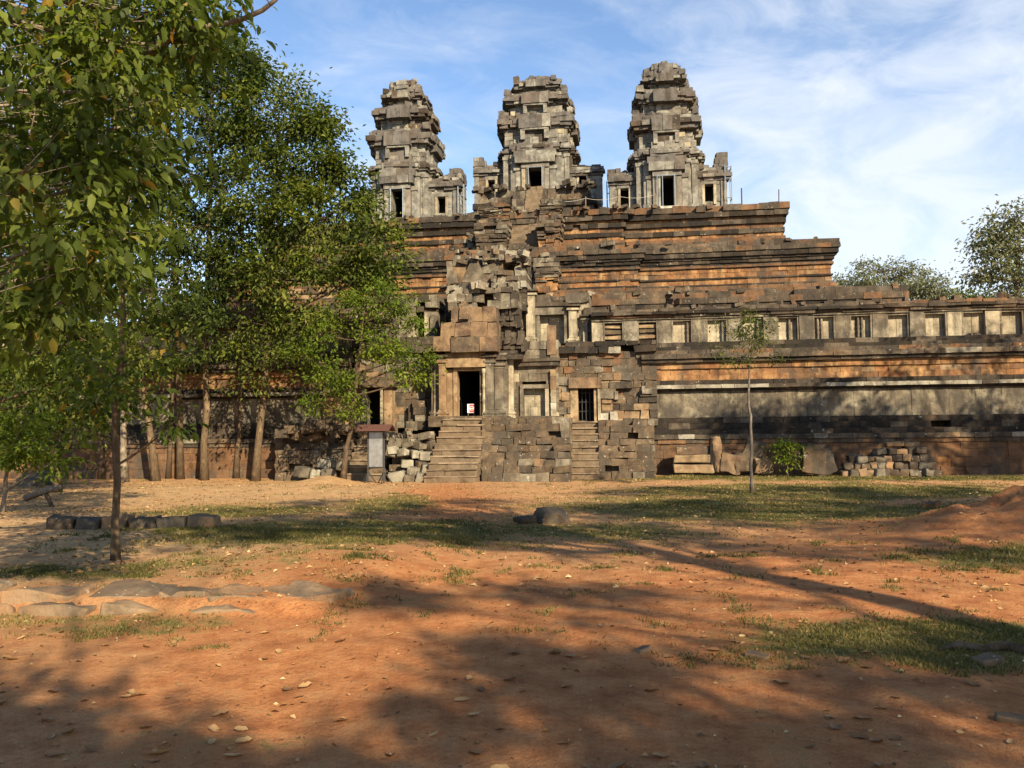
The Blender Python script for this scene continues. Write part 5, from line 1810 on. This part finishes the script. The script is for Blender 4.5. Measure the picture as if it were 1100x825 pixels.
# its tall trunk throws the long line across the path
shade_tree('tall tree behind viewer, trunk casting the long dark line across path', dapple(95, -9.5, -2.0, 12.4, 23, .0, .5, 7.), 13.5, 746, per=52, spread=.36, base=(9.1, -2.2), top=cast(-2.4, 16.9, 13.2)[:2], trunk_r=.30, taper=.62)
shade_tree('high tree behind the viewer shading the big leaved tree', dapple(13, -9.8, -6.6, 9.0, 14.4, -.1, .7, 3.), 12.5, 747, per=60, base=(6.5, -8), trunk_r=.045)
shade_tree('tree at far right shading foot of right terrace wall', dapple(58, 3.2, 11.0, 35.3, 36.4, -.35, .45, 8., lambda: rs.uniform(.1, 3.0)) + dapple(9, 7.5, 11.5, 35.5, 36.4, -.2, .5, 8., lambda: rs.uniform(3.0, 4.2)), 13.0, 748, per=60, spread=.42, leaf=.3, jit=1.0)
shade_tree('tree beyond right frame edge shading the right terrace wall end', dapple(70, 9.5, 20, 35.3, 36.4, -.35, .45, 9., lambda: rs.uniform(.1, 3.3)) + dapple(16, 10, 20, 35.5, 36.4, -.1, .5, 9., lambda: rs.uniform(3.3, 6.5)), 13.0, 749, per=60, spread=.42, leaf=.3, jit=1.0)

# ------------------------------------------------------------------ grass, leaf litter, pebbles
rng = np.random.default_rng(9)


def scatter(n, x0, x1, y0, y1, dens):
    out = []
    while len(out) < n:
        x, y = rng.uniform(x0, x1), y0 + (y1 - y0) * rng.random() ** 1.25
        if abs(x + .15 * y) < .72 * y + 1.5 and rng.random() < dens(x, y):
            out.append((x, y, height(x, y)))
    return np.array(out)


def grass():
    c = scatter(60000, -26, 17, 6.3, 36, lambda x, y: max(0, (masks(x, y)[1] + .75 * mnoise.noise(Vector((x * 1.3, y * 1.3, 4))) + .4 * mnoise.noise(Vector((x * 4, y * 4, 4))) - .30)) * 1.6)
    c = np.concatenate([c, scatter(45000, -10, 8, 6.3, 14, lambda x, y: max(0, (masks(x, y)[1] + .9 * mnoise.noise(Vector((x * 1.6, y * 1.6, 4))) + .5 * mnoise.noise(Vector((x * 5, y * 5, 4))) - .34)) * 1.5)])
    n = len(c)
    h = rng.uniform(.010, .050, n)[:, None] * np.where(c[:, 1] < 10, .8, 1.25)[:, None]
    a = rng.uniform(0, 2 * np.pi, n)
    s_ = np.stack([np.cos(a), np.sin(a), np.zeros(n)], 1) * (.0022 + .00050 * c[:, 1])[:, None]
    lean = rng.normal(0, .5, (n, 3)) * h
    lean[:, 2] = 0
    up = np.array([0, 0, 1.]) * h
    v = np.stack([c - s_, c + s_, c + up + lean], 1).reshape(-1, 3)
    f = np.arange(n)[:, None] * 3 + np.array([[0, 1, 2]])
    patch = np.array([mnoise.noise(Vector((p[0] * .5, p[1] * .5, 6))) for p in c])
    o = np_mesh('grass', v, f, np.clip(.5 + patch * .5 + rng.normal(0, .2, n), 0, 1), 'grass_blade')
    tag(o, 'short thin grass growing in patches on the clearing', 'grass', kind='stuff')


grass()


def litter():
    c = scatter(13000, -24, 15, 3.6, 35, lambda x, y: .25 + .55 * masks(x, y)[1] + .35 * ell(x, y, -6, 9.3, 3, 1.6))
    n = len(c)
    c[:, 2] += .008
    ax = rng.normal(0, 1, (n, 3))
    ax[:, 2] = rng.normal(0, .12, n)
    size = np.where(c[:, 1] < 9, .04, .07) * rng.uniform(.7, 1.3, n)
    v, f, t = leaf_mesh(rng, c, ax, 1., .55, .35, False, np.clip(rng.normal(.5, .28, n), 0, 1))
    v = (v.reshape(n, 4, 3) - c[:, None, :]) * size[:, None, None] + c[:, None, :]
    o = np_mesh('leaf_litter', v.reshape(-1, 3), f, t, 'dry_leaf')
    tag(o, 'small dry leaves littering the earth and grass', 'leaf litter', kind='stuff')


litter()


def pebbles():
    c = scatter(1500, -12, 9, 3.6, 20, lambda x, y: .5)
    n = len(c)
    r_ = rng.uniform(.004, .013, n)[:, None, None]
    o8 = np.array([[1, 0, 0], [0, 1, 0], [-1, 0, 0], [0, -1, 0], [0, 0, .8], [0, 0, -.5]])
    v = (c[:, None, :] + o8[None] * r_ * rng.uniform(.6, 1.3, (n, 6, 1))).reshape(-1, 3)
    fs = np.array([(0, 1, 4), (1, 2, 4), (2, 3, 4), (3, 0, 4), (1, 0, 5), (2, 1, 5), (3, 2, 5), (0, 3, 5)])
    f = (np.arange(n)[:, None, None] * 6 + fs[None]).reshape(-1, 3)
    o = np_mesh('gravel', v, f, np.repeat(rng.random(n), 8), 'laterite')
    tag(o, 'fine gravel scattered on the red path', 'gravel', kind='stuff')


pebbles()


def big_leaves():
    """Curled dead leaves near the viewer, each an object of its own."""
    shapes = []
    for k in range(7):
        r_ = np.random.default_rng(50 + k)
        nu, nv = 7, 5
        v, f = [], []
        for i in range(nu):
            t = i / (nu - 1)
            w = (math.sin(math.pi * min(1, t * .93 + .03)) ** .75) * (.27 + .05 * r_.random())
            if k % 3 == 0:
                w *= 1 + .10 * math.sin(t * 9)
            for j in range(nv):
                s_ = (j / (nv - 1) - .5) * 2
                z = .16 * s_ * s_ * r_.uniform(.6, 1.5) * w * 3 + .10 * (t - .5) ** 2 * 2.5 + r_.normal(0, .012)
                v.append((t - .5, s_ * w, z))
        for i in range(nu - 1):
            for j in range(nv - 1):
                a = i * nv + j
                f.append((a, a + 1, a + nv + 1, a + nv))
        b0 = len(v)
        v += [(-.5, .015, .02), (-.72, .0, .05), (-.5, -.015, .02)]
        f.append((b0, b0 + 1, b0 + 2))
        me = bpy.data.meshes.new('fallen_leaf')
        me.from_pydata(v, [], f)
        me.polygons.foreach_set('use_smooth', [True] * len(f))
        me.materials.append(MATS['dry_leaf'])
        a = me.attributes.new('tint', 'FLOAT', 'FACE')
        a.data.foreach_set('value', [r_.uniform(.1, .9)] * len(f))
        shapes.append(me)
    r_ = random.Random(8)
    n = 0
    while n < 170:
        y = 4.1 + 7 * r_.random() ** 1.5
        x = r_.uniform(-.85 * y, .5 * y)
        if y > KERB_Y - .5 and x < -2.6:
            continue
        o = bpy.data.objects.new('fallen_leaf', r_.choice(shapes))
        s_ = r_.uniform(.045, .10) * (1.15 if y < 7 else .95)
        o.scale = (s_, s_, s_ * r_.uniform(.7, 1.4))
        o.location = (x, y, height(x, y) + .004)
        o.rotation_euler = (r_.uniform(-.3, .3), r_.uniform(-.25, .25), r_.uniform(0, 6.28))
        COL.objects.link(o)
        tag(o, 'curled dry brown leaf lying on the near red path', 'fallen leaf', 'dry leaves fallen on the near path')
        n += 1


big_leaves()
